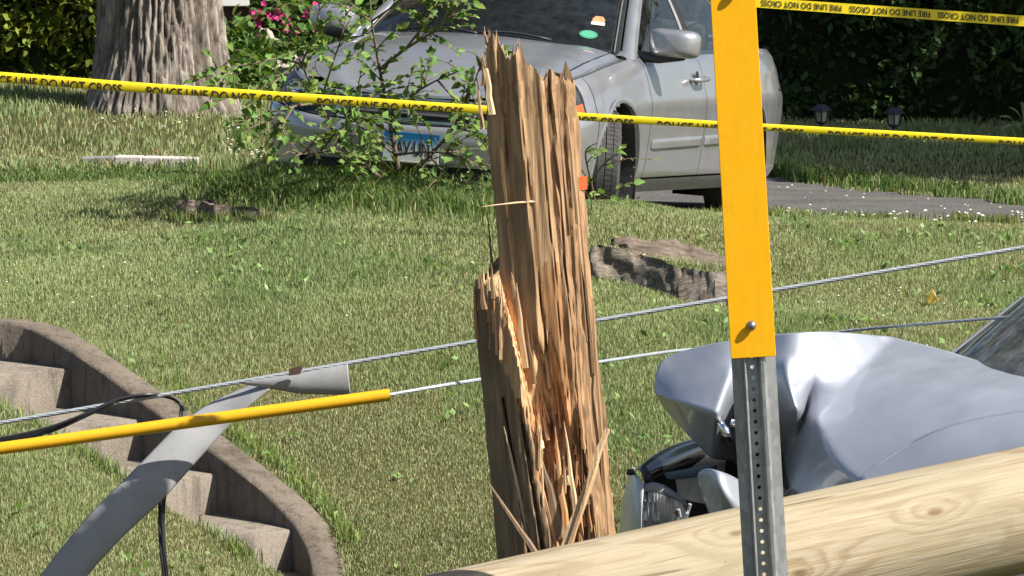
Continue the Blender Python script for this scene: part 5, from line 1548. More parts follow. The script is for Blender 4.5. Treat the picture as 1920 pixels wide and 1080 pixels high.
def plan_with(svals, xvals, n_extra=270):
    """perimeter samples (front centre to rear centre) hitting the given s (sides) and x (front) exactly"""
    d = np.r_[0, np.cumsum(np.hypot(*np.diff(PLP, axis=0).T))]
    want = list(np.linspace(0, d[-1], n_extra))
    for s in svals:
        i = np.where(np.diff(np.sign(PLP[:, 1] - s)))[0][0]
        f = (s - PLP[i, 1]) / (PLP[i + 1, 1] - PLP[i, 1]); want.append(d[i] + f * (d[i + 1] - d[i]))
    for x in xvals:
        i = np.where((PLP[:-1, 0] <= x) & (PLP[1:, 0] > x))[0][0]
        f = (x - PLP[i, 0]) / (PLP[i + 1, 0] - PLP[i, 0]); want.append(d[i] + f * (d[i + 1] - d[i]))
    want = np.array(sorted(want))
    keep = np.r_[True, np.diff(want) > 1e-4]; want = want[keep]
    return np.interp(want, d, PLP[:, 0]), np.interp(want, d, PLP[:, 1])
SIDE = [(0, -0.075), (0.08, -0.035), (0.14, -0.012), (0.3, 0.0), (0.48, 0.010), (0.62, 0.014), (0.68, 0.012), (0.74, -0.002), (0.86, -0.028), (0.95, -0.058), (1, -0.098)]
FRNT = [(0, -0.10), (0.06, -0.03), (0.12, -0.004), (0.30, 0.012), (0.55, 0.028), (0.66, 0.022), (0.70, 0.002), (0.735, -0.018), (0.86, -0.045), (1, -0.115)]
def surf(x, s, b, side=1):
    """body skin point for plan sample arrays x,s and height fraction b (arrays broadcast)"""
    zt = np.interp(s, [p[0] for p in ZTOP], [p[1] for p in ZTOP])
    zb = 0.19 + 0.02 * smooth(0.2, 0.8, s) - 0.0
    z = zb + (zt - zb) * b
    w = smooth(0.15, 0.75, s) * (1 - smooth(4.3, 4.75, s))
    o = np.interp(b, [p[0] for p in SIDE], [p[1] for p in SIDE]) * w + np.interp(b, [p[0] for p in FRNT], [p[1] for p in FRNT]) * (1 - w)
    return z, o
M_PILLAR = m_paint('lit_pillar_silver', (0.66, 0.67, 0.70), 0.45, 0.2, 0.3)  # paler copy of the body paint, bright light on the pillar painted in
def make_sedan(label, place, rotz, pitch, roll, paint, crashed=False, steer=0.0, grp='silver sedans'):
    root = empty('parked_car' if not crashed else 'wrecked_car', place, label, 'car')
    root.rotation_mode = 'QUATERNION'
    rm = Matrix.Rotation(rotz, 4, 'Z') @ Matrix.Rotation(pitch, 4, 'X') @ Matrix.Rotation(roll, 4, 'Y')
    root.rotation_quaternion = rm.to_quaternion()
    G = 0.007
    s_gaps = [0.56, 1.44, 2.52, 3.48, 4.28]
    svals = []
    for s in s_gaps: svals += [s, s + G]
    xvals = [0.37, 0.38, 0.47, 0.48]
    x, s = plan_with(svals, xvals)
    n = len(x)
    tx = np.gradient(x); ts = np.gradient(s); L = np.hypot(tx, ts); nx_, ns_ = ts / L, -tx / L     # outward normal (x, s)
    nx_[0], ns_[0] = 0, -1; nx_[-1], ns_[-1] = 0, 1
    B = np.unique(np.r_[np.linspace(0, 1, 38), 0.10, 0.115, 0.70, 0.712, 0.97])
    X = np.empty((n, len(B))); S = X.copy(); Z = X.copy()
    for j, b in enumerate(B):
        z, o = surf(x, s, b)
        X[:, j] = np.maximum(0, x + nx_ * o); S[:, j] = s + ns_ * o; Z[:, j] = z
    X[0, :] = 0; X[-1, :] = 0
    # wheel arches: snap nearby vertices on to the circle
    AR = 0.375
    for (sw, zw) in [(FO, 0.325), (FO + WB, 0.325)]:
        d = np.hypot(S - sw, Z - zw); m_ = (np.abs(d - AR) < 0.0165) & (X > 0.6)
        k = np.where(m_, AR / np.maximum(d, 1e-6), 1)
        S[:] = sw + (S - sw) * k; Z[:] = zw + (Z - zw) * k
    cs = (S[:-1, :-1] + S[1:, 1:]) / 2; cz = (Z[:-1, :-1] + Z[1:, 1:]) / 2; cx = (X[:-1, :-1] + X[1:, 1:]) / 2
    inarch = np.zeros(cs.shape, bool)
    for sw in (FO, FO + WB): inarch |= (np.hypot(cs - sw, cz - 0.325) < AR - 0.004) & (cx > 0.6)
    cb = np.broadcast_to((B[:-1] + B[1:]) / 2, cs.shape)
    sm_ = np.broadcast_to(((s[:-1] + s[1:]) / 2)[:, None], cs.shape); xm = np.broadcast_to(((x[:-1] + x[1:]) / 2)[:, None], cs.shape)
    gap = np.zeros(cs.shape, bool)
    for q in s_gaps: gap |= (np.abs(sm_ - q - G / 2) < G / 2) & (sm_ < 4.9)
    front = sm_ < 0.56; 
    gap |= (front | (sm_ > 4.28)) & (np.abs(cb - 0.706) < 0.0059) & True
    sill = (cb < 0.105) & (sm_ > 1.3) & (sm_ < 3.5)
    gap |= (np.abs(cb - 0.1075) < 0.007) & (sm_ > 1.44) & (sm_ < 3.48)
    lab = np.full(cs.shape, 'none', object)
    lab[front & (cb < 0.706)] = 'front_bumper'
    lab[front & (cb >= 0.706) & (xm < 0.375)] = 'grille'
    lab[front & (cb >= 0.706) & (xm >= 0.375)] = 'headlight'
    lab[front & (cb > 0.965) & (xm >= 0.375)] = 'fender'
    lab[front & (cb >= 0.706) & (sm_ > 0.46)] = 'fender'
    lab[(sm_ >= 0.56) & (sm_ < 1.44)] = 'fender'
    lab[(sm_ >= 1.44) & (sm_ < 2.52)] = 'front_door'
    lab[(sm_ >= 2.52) & (sm_ < 3.48)] = 'rear_door'
    lab[(sm_ >= 3.48) & (sm_ < 4.28)] = 'rear_fender'
    lab[(sm_ >= 4.28) & (cb < 0.706)] = 'rear_bumper'
    lab[(sm_ >= 4.28) & (cb >= 0.706) & (xm > 0.35)] = 'tail_light'
    lab[(sm_ >= 4.28) & (sm_ < 4.44) & (cb >= 0.706) & (xm > 0.35)] = 'rear_fender'
    lab[(sm_ >= 4.28) & (cb >= 0.706) & (xm <= 0.35)] = 'rear_panel'
    lab[sill] = 'rocker_panel'
    lab[(front) & (cb > 0.075) & (cb < 0.27) & (xm < 0.56)] = 'intake'
    lab[inarch | gap] = 'none'
    pts = np.stack([X, S - FO, Z], -1)
    objs = {}
    def skin(name, which, mats, inset=0.0, mirror=True, split=True, parent=root, smooth_=38, extra=None):
        out = []
        sides = [1, -1] if split else [0]
        for sd in sides:
            m = MB()
            for q in ([1, -1] if sd == 0 else [sd]):
                used = {}
                for i in range(n - 1):
                    for j in range(len(B) - 1):
                        if lab[i, j] == which:
                            f = []
                            for (a, b) in ((i, j), (i + 1, j), (i + 1, j + 1), (i, j + 1)):
                                if (a, b, q) not in used:
                                    p = pts[a, b].copy()
                                    p[0] -= nx_[a] * inset; p[1] -= ns_[a] * inset; p[0] *= q
                                    used[(a, b, q)] = len(m.v); m.v.append(tuple(p)); m.c.append((1, 1, 1))
                                f.append(used[(a, b, q)])
                            m.f.append(tuple(f)); m.mi.append(0)
            if m.f:
                o = m.build(name, mats, parent, smooth_angle=smooth_)
                out.append(o)
        return out
    # dark shell under the gaps
    m = MB()
    for q in (1, -1):
        used = {}
        for i in range(n - 1):
            for j in range(len(B) - 1):
                if not inarch[i, j] and min(math.hypot(cs[i, j] - FO, cz[i, j] - 0.325), math.hypot(cs[i, j] - FO - WB, cz[i, j] - 0.325)) > AR + 0.035 and not (crashed and sm_[i, j] < 0.56):
                    f = []
                    for (a, b) in ((i, j), (i + 1, j), (i + 1, j + 1), (i, j + 1)):
                        if (a, b) not in used:
                            p = pts[a, b].copy(); p[0] = max(0, p[0] - nx_[a] * 0.02); p[1] -= ns_[a] * 0.02; p[0] *= q
                            used[(a, b)] = len(m.v); m.v.append(tuple(p)); m.c.append((1, 1, 1))
                        f.append(used[(a, b)])
                    m.f.append(tuple(f)); m.mi.append(0)
    m.box((0, (0.5 + 4.4) / 2 - FO, 0.24), (1.2, 3.9, 0.10))
    m.build('body_shell', M_BLACK, root, smooth_angle=60)
    if not crashed:
        objs['fb'] = skin('front_bumper', 'front_bumper', paint, split=False)[0]
        skin('grille', 'grille', M_BLACK, 0.035, split=False)
        skin('intake', 'intake', M_BLACK, 0.05, split=False)
    if not crashed: fd = skin('fender', 'fender', paint)
    doors = skin('front_door', 'front_door', paint)
    rdoors = skin('rear_door', 'rear_door', paint)
    skin('rear_fender', 'rear_fender', paint)
    skin('rear_bumper', 'rear_bumper', paint, split=False)
    skin('rear_panel', 'rear_panel', paint, split=False)
    skin('tail_light', 'tail_light', m_simple('red_lamp', (0.16, 0.012, 0.012), 0.15, coat=0.5))
    skin('rocker_panel', 'rocker_panel', m_simple('rocker_grey', (0.11, 0.11, 0.115), 0.5))
    # arch lips and wheel wells
    for sd in (1, -1):
        for (sw, nm) in ((FO, 0), (FO + WB, 1)):
            if crashed and sd == -1 and nm == 0: continue
            xe = 0.893 if nm == 0 else 0.90
            m = MB(); rows = []
            for k in range(33):
                a = math.radians(-12 + 204 * k / 32)
                y_, z_ = sw - FO + math.cos(a), 0
                r = []
                zz_ = 0.325 + AR * math.sin(a)
                bb = (zz_ - 0.2) / 0.7
                sv_ = sw + AR * math.cos(a); bb = (zz_ - 0.205) / (float(np.interp(sv_, [p[0] for p in ZTOP], [p[1] for p in ZTOP])) - 0.205)
                wq = float(smooth(0.15, 0.75, sv_) * (1 - smooth(4.3, 4.75, sv_)))
                oo = float(np.interp(bb, [p[0] for p in SIDE], [p[1] for p in SIDE])) * wq + (1 - wq) * float(np.interp(bb, [p[0] for p in FRNT], [p[1] for p in FRNT]))
                px_ = float(np.interp(sw + AR * math.cos(a), PLP[:, 1][::1], PLP[:, 0])) + oo
                for (dr, dx) in ((0.030, -0.003), (0.018, 0.003), (0.004, 0.004), (-0.004, 0.000), (-0.005, -0.025)):
                    rr = AR + dr
                    r.append((sd * (px_ + dx), sw - FO + rr * math.cos(a), 0.325 + rr * math.sin(a)))
                rows.append(r)
            m.grid(rows); m.build('arch_lip', paint, root, smooth_angle=50)
            m = MB(); rows = []
            for xx in (0.885, 0.52):
                rows.append([(sd * xx, sw - FO + (AR - 0.005) * math.cos(a), 0.325 + (AR - 0.005) * math.sin(a)) for a in np.linspace(-0.5, math.pi + 0.5, 30)])
            m.grid(rows)
            m.add(rows[1], [tuple(range(30))])
            m.build('wheel_well', M_BLACK, root, fix=False)
    # hood and top skins: strips across between the two top edges
    top = {}
    def top_strip(name, s0, s1, fr, mats, crown, zoff=lambda s_, f: 0, rear_bow=0.0, parent=root, solid=0):
        """fr: list of lateral fractions; s0..s1 range on the top edge"""
        idx = [i for i in range(n) if s0 <= s[i] <= s1]
        m = MB(); rows = []
        for i in idx:
            e = pts[i, -1]
            tt = (s[i] - s0) / max(1e-6, s1 - s0)
            row = []
            for f in fr:
                bow = rear_bow * (1 - f * f) * float(smooth(0.0, 1.0, tt))
                row.append((e[0] * f, e[1] - bow, e[2] + crown(s[i]) * (1 - f * f) + zoff(s[i], f)))
            rows.append(row)
        m.grid(rows)
        return m.build(name, mats, parent, smooth_angle=40, solid=solid)
    HG = 0.86
    crown_h = lambda q: 0.012 + 0.055 * float(smooth(0.0, 1.3, q))
    ridge = lambda q, f: -0.016 * math.exp(-((abs(f) - 0.93) / 0.05) ** 2) * float(smooth(0.15, 0.5, q)) + 0.012 * math.exp(-((abs(f) - 0.72) / 0.10) ** 2)
    fr_h = list(np.linspace(-HG, HG, 41))
    for sd in ((1, -1) if not crashed else (-1,)):
        fs = [sd * q for q in np.linspace(HG + 0.008, 1.0, 9)]
        top_strip('fender_top', 0.13 if not crashed else 0.45, 1.40, fs, paint, crown_h, ridge, 0.30)
    if not crashed:
        top_strip('hood', 0.0, 1.385, fr_h, paint, crown_h, ridge, 0.30)
    # cowl, engine bay
    m = MB(); m.box((0, 0.40, 0.86), (1.42, 0.16, 0.06)); m.build('cowl', M_BLACK, root)
    # greenhouse
    def aline(t):   # outer A pillar line, base -> top
        return np.array([0.812 - 0.222 * t, 1.44 + 0.80 * t - FO, 0.940 + 0.445 * t + 0.03 * math.sin(math.pi * t)])
    def wline(t):   # windshield edge
        return np.array([0.745 - 0.205 * t, 1.375 + 0.80 * t - FO, 0.950 + 0.450 * t + 0.03 * math.sin(math.pi * t)])
    def rail_z(sv):
        if sv < 2.24:
            t = (sv - 1.44) / 0.80; return 0.940 + 0.445 * t + 0.03 * math.sin(math.pi * t)
        if sv < 3.1: return 1.385 + 0.020 * math.sin(math.pi * (sv - 2.24) / 0.86)
        t = (sv - 3.1) / 0.95; return 1.385 - 0.36 * t ** 1.35
    def rail(sv):
        z = rail_z(sv); bz = float(np.interp(sv, [p[0] for p in ZTOP], [p[1] for p in ZTOP]))
        return np.array([0.812 - 0.222 * max(0, (z - 0.94) / 0.445), sv - FO, z])
    def belt(sv):
        i = np.searchsorted(s, sv); i = min(max(i, 1), n - 1)
        f = (sv - s[i - 1]) / (s[i] - s[i - 1] + 1e-9)
        return pts[i - 1, -1] * (1 - f) + pts[i, -1] * f
    def side_patch(name, s0, s1, v0, v1, mats, sd, ns=24, nv=8, off=0.0, smooth_=180, parent=root, v1f=None, slant=0.0):
        m = MB(); rows = []
        for i in range(ns + 1):
            sv = s0 + (s1 - s0) * i / ns
            r = []
            for j in range(nv + 1):
                v = v0 + (v1 - v0) * j / nv
                sv2 = sv + slant * v
                b_ = belt(sv2); a_ = rail(sv2)
                p = b_ * (1 - v) + a_ * v
                p = p + np.array([0.012 * math.sin(math.pi * v) + off, 0, 0])
                r.append((sd * p[0], p[1], p[2]))
            rows.append(r)
        m.grid(rows); return m.build(name, mats, parent, smooth_angle=smooth_)
    for sd, dd, rd in ((1, doors[0], rdoors[0]), (-1, doors[1], rdoors[1])):
        side_patch('front_window', 1.53, 2.47, 0.045, 0.93, M_GLASS, sd, parent=dd)
        side_patch('window_frame', 1.46, 2.56, 0.93, 1.0, M_BLACK, sd, off=0.004, parent=dd)
        side_patch('belt_trim', 1.44, 2.52, -0.015, 0.045, M_GLOSSBLACK, sd, off=0.006, parent=dd)
        side_patch('pillar_trim', 2.44, 2.49, 0.03, 1.0, M_CHROME if False else m_simple('pillar_grey', (0.28, 0.28, 0.28), 0.3), sd, off=0.003, slant=0.03, parent=dd)
        side_patch('pillar_trim', 2.49, 2.60, 0.03, 1.0, M_BLACK, sd, off=0.004, slant=0.03, parent=rd)
        side_patch('rear_window', 2.60, 3.50, 0.045, 0.93, M_GLASS, sd, parent=rd)
        side_patch('window_frame', 2.56, 3.60, 0.93, 1.0, M_BLACK, sd, off=0.004, parent=rd)
        side_patch('belt_trim', 2.53, 3.55, -0.015, 0.045, M_GLOSSBLACK, sd, off=0.006, parent=rd)
        # mirror triangle
        m = MB(); a = belt(1.46); b_ = belt(1.66); c_ = rail(1.70)
        m.add([(sd * (a[0] + .006), a[1], a[2]), (sd * (b_[0] + .006), b_[1], b_[2]), (sd * (c_[0] + .004), c_[1], c_[2] - 0.02)], [(0, 1, 2)])
        m.build('mirror_sail', M_BLACK, dd)
        side_patch('rear_pillar', 3.50, 4.02, 0.0, 1.0, paint, sd, off=0.0)
        # A pillar
        m = MB(); rows = []
        for k in range(25):
            t = -0.06 + 1.06 * k / 24
            w_ = wline(t); o_ = aline(t); mid = (w_ + o_) / 2 + np.array([0.018, -0.02, 0.016])
            q1 = w_ * 0.75 + mid * 0.25 + np.array([0, -0.006, 0.006]); q2 = o_ * 0.6 + mid * 0.4 + np.array([0.010, 0, 0.004])
            rows.append([(sd * p[0], p[1], p[2]) for p in (w_, q1, mid, q2, o_)])
        m.grid(rows); m.build('windshield_pillar', paint if not crashed else M_PILLAR, root, smooth_angle=180)
        # fairing from fender to the pillar foot
        m = MB(); rows = []
        for k in range(9):
            sv = 1.28 + 0.20 * k / 8
            b_ = belt(sv)
            rows.append([(sd * (b_[0] + 0.002), b_[1], b_[2] - 0.004), (sd * (b_[0] - 0.012), b_[1] + 0.01, b_[2] + 0.012 + 0.02 * k / 8), (sd * (0.775 - 0.01 * k / 8), b_[1] + 0.02, b_[2] + 0.018 + 0.035 * k / 8), (sd * 0.735, b_[1] + 0.03, b_[2] + 0.020 + 0.03 * k / 8)])
        m.grid(rows); m.build('pillar_base', paint, root, smooth_angle=180)
    # windshield
    def ws(f, v):
        w_ = wline(v)
        bow_s = -0.30 * (1 - f * f) * (1 - v) - 0.16 * (1 - f * f) * v
        zc_ = 0.020 * (1 - f * f) + 0.028 * (1 - f * f) * v
        return (w_[0] * f, w_[1] + bow_s + 0.0, w_[2] + zc_ + 0.03 * math.sin(math.pi * v) * (1 - f * f))
    m = MB(); m.grid([[ws(f, v) for f in np.linspace(-0.985, 0.985, 31)] for v in np.linspace(0.0, 1, 17)])
    wsh = m.build('windshield', M_GLASS if not crashed else m_glass('sky_sheen_glass', (0.50, 0.60, 0.56), 0.22), root, smooth_angle=180)  # wrecked car: pale diffuse film stands in for the sky's reflection
    m = MB()
    for f0, f1 in ((-0.985, -0.925), (0.925, 0.985)):
        m.grid([[tuple(np.array(ws(f, v)) + np.array([0, 0.006, -0.006])) for f in np.linspace(f0, f1, 4)] for v in np.linspace(0, 1, 17)])
    m.grid([[tuple(np.array(ws(f, v)) + np.array([0, 0.006, -0.006])) for f in np.linspace(-0.985, 0.985, 31)] for v in (-0.03, 0.035)])
    m.build('glass_border', M_BLACK, wsh, smooth_angle=180)
    M_SEAL = m_simple('seal_grey', (0.12, 0.105, 0.09), 0.6)
    for sd in (1, -1):
        m = MB()
        m.tube([tuple(np.array(ws(0.955 * sd, v)) + np.array([0, -0.004, 0.004])) for v in np.linspace(0.0, 1, 14)], 0.005, 6)
        m.build('glass_seal', M_SEAL, wsh, smooth_angle=180)
    # wipers
    m = MB()
    for f0, f1 in (((0.55, -0.02), (0.02, -0.62)) if not crashed else ((0.1, -0.2),)):
        m.tube([tuple(np.array(ws(f, 0.03 + 0.03 * math.sin(k / 6 * 3.1))) + np.array([0, -0.018, 0.016])) for k, f in enumerate(np.linspace(f0, f1, 7))], 0.008, 6)
    if not crashed: m.build('wiper', M_BLACK, root, smooth_angle=180)
    # roof, rear glass, trunk
    m = MB(); rows = []
    for sv in np.linspace(2.20, 3.16, 16):
        r_ = rail(sv); w0 = ws(1, 1)
        row = []
        for f in np.linspace(-1, 1, 25):
            yb = r_[1] - 0.16 * (1 - f * f) * (1 - (sv - 2.2) / 0.96) + 0.10 * (1 - f * f) * ((sv - 2.2) / 0.96)
            row.append((r_[0] * f, yb, r_[2] + 0.062 * (1 - f * f) + (0.008 if abs(f) < 0.93 else 0)))
        rows.append(row)
    m.grid(rows); m.build('roof', paint, root, smooth_angle=60)
    m = MB(); rows = []
    for v in np.linspace(0, 1, 10):
        sv = 3.16 + 0.86 * v; r_ = rail(min(sv, 4.0))
        rows.append([(r_[0] * f * (1 - 0.05), r_[1] + 0.10 * (1 - f * f), r_[2] + (0.062 * (1 - v) + 0.03 * v) * (1 - f * f)) for f in np.linspace(-1, 1, 17)])
    m.grid(rows); m.build('rear_windshield', M_GLASS, root, smooth_angle=180)
    top_strip('trunk_lid', 3.93, 4.78, list(np.linspace(-1, 1, 25)), paint, lambda q: 0.035)
    # cabin
    m = MB()
    m.box((0, 1.6 + 0.0, 0.35), (1.5, 2.7, 0.06)); m.build('cabin_floor', M_INTERIOR, root)
    m = MB(); rows = []
    for k in range(9):
        f = -1 + 2 * k / 8
        rows.append([(0.74 * f, 0.30 - 0.25 * (1 - f * f) * 1.0 + 0.25, 0.90), (0.74 * f, 0.62 + 0.1, 0.955 + 0.02 * math.cos(f * 2)), (0.74 * f, 0.84, 0.93), (0.74 * f, 0.88, 0.62), (0.74 * f, 0.6, 0.4)])
    m.grid(rows); m.build('dashboard', M_INTERIOR, root, smooth_angle=60)
    m = MB(); c_ = Vector((0.37, 1.02, 0.93)); q_ = Matrix.Rotation(R(-62), 3, 'X')
    m.tube([c_ + q_ @ Vector((0.185 * math.cos(a), 0.185 * math.sin(a), 0)) for a in np.linspace(0, 2 * math.pi, 33)], 0.016, 8, caps=False)
    m.tube([c_ + q_ @ Vector((-0.18, 0, 0)), c_ + q_ @ Vector((0, 0, -0.03)), c_ + q_ @ Vector((0.18, 0, 0))], 0.02, 6); m.tube([c_, c_ + q_ @ Vector((0, 0, -0.2))], 0.03, 8)
    m.build('steering_wheel', M_BLACK, root, smooth_angle=180)
    for sx_ in (0.37, -0.37):
        for sy_, tall in ((1.62, 1), (2.55, 1)):
            m = MB()
            m.box((sx_, sy_ - 0.22, 0.55), (0.50, 0.52, 0.16)); m.build('seat', M_INTERIOR, root, bevel=0.05)
            m = MB(); m.box((sx_, sy_ + 0.10, 0.86), (0.48, 0.14, 0.60), Matrix.Rotation(R(14), 3, 'X')); bk = m.build('seat_back', M_INTERIOR, root, bevel=0.05)
            m = MB(); m.box((sx_, sy_ + 0.19, 1.24), (0.27, 0.10, 0.18), Matrix.Rotation(R(12), 3, 'X')); m.build('headrest', M_INTERIOR, bk, bevel=0.04)
    m = MB(); m.box((0, 0.98, 1.30), (0.23, 0.03, 0.065)); m.tube([(0, 0.98, 1.33), (0, 0.95, 1.40)], 0.01, 6); m.build('rear_view_mirror', M_BLACK, root, bevel=0.01)
    # door furniture
    for sd, dd, rd in ((1, doors[0], rdoors[0]), (-1, doors[1], rdoors[1])):
        for (s0, s1, par) in ((1.50, 2.50, dd), (2.545, 3.30, rd)):
            m = MB(); rows = []
            for k in range(21):
                sv = s0 + (s1 - s0) * k / 20
                i = np.searchsorted(s, sv); px_ = np.interp(sv, s[:i + 2], x[:i + 2])
                zc_ = 0.475 + 0.03 * (sv - 1.5) / 1.8
                e = 1 if 0 < k < 20 else 0.3
                rows.append([(sd * (px_ + 0.004), sv - FO, zc_ - 0.028), (sd * (px_ + 0.004 + 0.014 * e), sv - FO, zc_ - 0.022), (sd * (px_ + 0.006 + 0.017 * e), sv - FO, zc_ + 0.01), (sd * (px_ + 0.006 + 0.012 * e), sv - FO, zc_ + 0.022), (sd * (px_ + 0.004), sv - FO, zc_ + 0.027)])
            m.grid(rows)
            m.f.append((0, 1, 2, 3, 4)); m.mi.append(0); m.f.append((100, 101, 102, 103, 104)); m.mi.append(0)
            m.build('side_moulding', paint, par, smooth_angle=40)
        for (sv, par) in ((2.36, dd), (3.30, rd)):
            px_ = float(np.interp(sv, s[: n // 2 + 60], x[: n // 2 + 60])); zc_ = 0.835
            hp = [(sd * (px_ - 0.012), sv - 0.115 - FO, zc_ - 0.008), (sd * (px_ + 0.028), sv - 0.09 - FO, zc_ - 0.005), (sd * (px_ + 0.036), sv - FO, zc_), (sd * (px_ + 0.030), sv + 0.085 - FO, zc_ + 0.004), (sd * (px_ - 0.012), sv + 0.11 - FO, zc_ + 0.006)]
            m = MB(); m.tube([Vector(p) for p in spline(hp, 5)], 0.0145, 10); m.build('door_handle', paint, par, smooth_angle=180)
            m = MB(); m.lathe([(0.0, 0.002), (0.042, 0.001), (0.045, -0.002)], 20, 'X', cen=(sd * (px_ - 0.012), sv - FO, zc_)); m.build('handle_cup', M_BLACK, par)
        # mirror
        if crashed and sd == -1: continue
        mc = Vector((sd * 0.985, 0.60, 1.03))
        m = MB(); rows = []
        for (yy_, sc_) in ((-0.085, 0.0), (-0.082, 0.30), (-0.070, 0.62), (-0.04, 0.88), (0.0, 1.0), (0.04, 1.0), (0.065, 0.96)):
            r = []
            for k in range(32):
                a = 2 * math.pi * k / 32
                ca, sa_ = math.cos(a), math.sin(a)
                e = 0.45
                hx_ = 0.140 * sc_ * math.copysign(abs(ca) ** e, ca); hz_ = 0.083 * (0.35 + 0.65 * sc_ if sc_ else 0) * math.copysign(abs(sa_) ** e, sa_)
                if sa_ > 0: hz_ *= 1 - 0.18 * (sd * ca * 0.5 + 0.5)
                r.append(mc + Vector((hx_, yy_, hz_)))
            rows.append(r)
        m.grid(rows, closeu=True); mm_ = m.build('door_mirror', paint, dd, smooth_angle=70)
        m = MB(); m.add([mc + Vector((p.x - mc.x, 0.060, (p.z - mc.z) * 0.93)) for p in rows[-1]], [tuple(range(32))]); m.build('mirror_glass', M_CHROME, dd)
        m = MB()
        m.tube([Vector(p) for p in spline([(sd * 0.77, 0.58, 0.955), (sd * 0.83, 0.58, 0.945), (sd * 0.91, 0.59, 0.943), (sd * 1.05, 0.60, 0.955)], 5)], [0.03] * 10 + [0.03 - 0.003 * k for k in range(6)], 10)
        m.build('mirror_arm', M_BLACK, dd, smooth_angle=180)
    # wheels
    for sd in (1, -1):
        for (yc, front_) in ((0.0, True), (WB, False)):
            if crashed and sd == -1 and front_: pass
            cen_ = Vector((sd * 0.785, yc, 0.325))
            rw = Matrix.Rotation(steer if front_ else 0, 3, 'Z')
            holder = MB()
            prof = [(0.205, 0.085), (0.225, 0.098), (0.26, 0.106), (0.295, 0.103), (0.312, 0.094)]
            tr = [0.088, 0.062, 0.058, 0.024, 0.019, -0.019, -0.024, -0.058, -0.062, -0.088]
            pr = prof[:]
            for k, h_ in enumerate(tr):
                deep = 0.3155
                pr.append((0.3235 - 0.0035 * (abs(h_) / 0.088) ** 2, h_))
                if k in (1, 3, 5, 7): pr += [(0.3135, h_ - 0.0005), (0.3135, tr[k + 1] + 0.0005)]
            pr += [(r_, -h_) for r_, h_ in prof[::-1]]
            m = MB(); m.lathe([(r_, sd * h_) for r_, h_ in pr], 72, 'X')
            # tread blocks: shallow cross cuts
            for k in range(72):
                a = 2 * math.pi * k / 72
                for (h0, h1, tw_) in ((0.064, 0.086, 0.10), (-0.086, -0.064, -0.10), (0.026, 0.056, 0.03), (-0.056, -0.026, -0.03)):
                    def P_(h_, aa, rr): return Vector((h_, rr * math.cos(aa), rr * math.sin(aa)))
                    w_ = 0.010; rr = 0.3242 if abs(h1) < 0.09 and abs(h0) < 0.09 else 0.3235
                    q = [P_(h0, a, 0.3237 if abs(h0) < .09 else 0.316), P_(h0, a + w_, 0.3237 if abs(h0) < .09 else 0.316), P_(h1, a + w_ + tw_ * .4, 0.3237 if abs(h1) < .09 else 0.316), P_(h1, a + tw_ * .4, 0.3237 if abs(h1) < .09 else 0.316)]
                    m.add([p * 1.0015 for p in q], [(0, 1, 2, 3)], mi=1)
            m.v = [tuple(rw @ Vector(p) + cen_) for p in m.v]
            wh = m.build('wheel', [M_RUBBER, M_BLACK], root, smooth_angle=40, fix=False)
            m = MB()
            m.lathe([(0.0, sd * 0.075), (0.03, sd * 0.078), (0.036, sd * 0.07)], 24, 'X')
            for k in range(7):
                a = 2 * math.pi * k / 7
                pts_ = [Vector((sd * 0.072, 0.03 * math.cos(a), 0.03 * math.sin(a))), Vector((sd * 0.078, 0.12 * math.cos(a), 0.12 * math.sin(a))), Vector((sd * 0.085, 0.20 * math.cos(a), 0.20 * math.sin(a)))]
                m.tube(pts_, [0.022, 0.024, 0.032], 8)
            m.lathe([(0.212, sd * 0.088), (0.205, sd * 0.094), (0.196, sd * 0.088), (0.190, sd * 0.03), (0.19, -sd * 0.08)], 48, 'X')
            m.v = [tuple(rw @ Vector(p) + cen_) for p in m.v]
            m.build('rim', m_simple('alloy', (0.52, 0.53, 0.54), 0.3, 0.85), wh, smooth_angle=40)
            m = MB(); m.lathe([(0.0, 0.0), (0.19, 0.0), (0.19, -sd * 0.02)], 32, 'X'); m.v = [tuple(rw @ Vector(p) + cen_) for p in m.v]
            m.build('brake_disc', M_BLACK, wh, fix=False)
            if front_:
                m = MB(); m.box((sd * 0.845, yc + 0.385, 0.22), (0.09, 0.012, 0.16)); m.build('mud_flap', M_BLACK, root)
    if crashed: return root, rm
    # headlights: housing, clear lens, amber corner
    M_REFL = m_simple('lamp_reflector', (0.72, 0.73, 0.72), 0.35, 0.6, var=0.2, scale=30)
    for q in skin('headlight', 'headlight', M_REFL, 0.03):
        pass
    lens = skin('lens', 'headlight', M_LENS, 0.0)
    amber = np.array(lab, copy=True)
    heads = [c for c in root.children if c.name.split('.')[0] == 'headlight']
    for o_, hd in zip(lens, heads): o_.parent = hd
    lab2 = lab.copy()
    lab[(lab == 'headlight') & (sm_ > 0.15) & (cb < 0.815)] = 'amber'
    for o_, hd in zip(skin('turn_signal', 'amber', m_simple('amber_lamp', (0.75, 0.13, 0.02), 0.2, var=0.15, coat=0.4), 0.012), heads): o_.parent = hd
    for hd, sd in zip(heads, (1, -1)):
        m = MB()
        for (xx, yy, zz_, rr) in ((0.50, 0.075, 0.63, 0.05), (0.64, 0.14, 0.66, 0.048)):
            m.lathe([(0.0, 0.03), (rr * 0.5, 0.026), (rr * 0.9, 0.005), (rr, -0.012)], 20, 'Y', cen=(sd * xx, yy - FO - 0.01, zz_))
        m.build('bulb_bowl', M_CHROME, hd, smooth_angle=180)
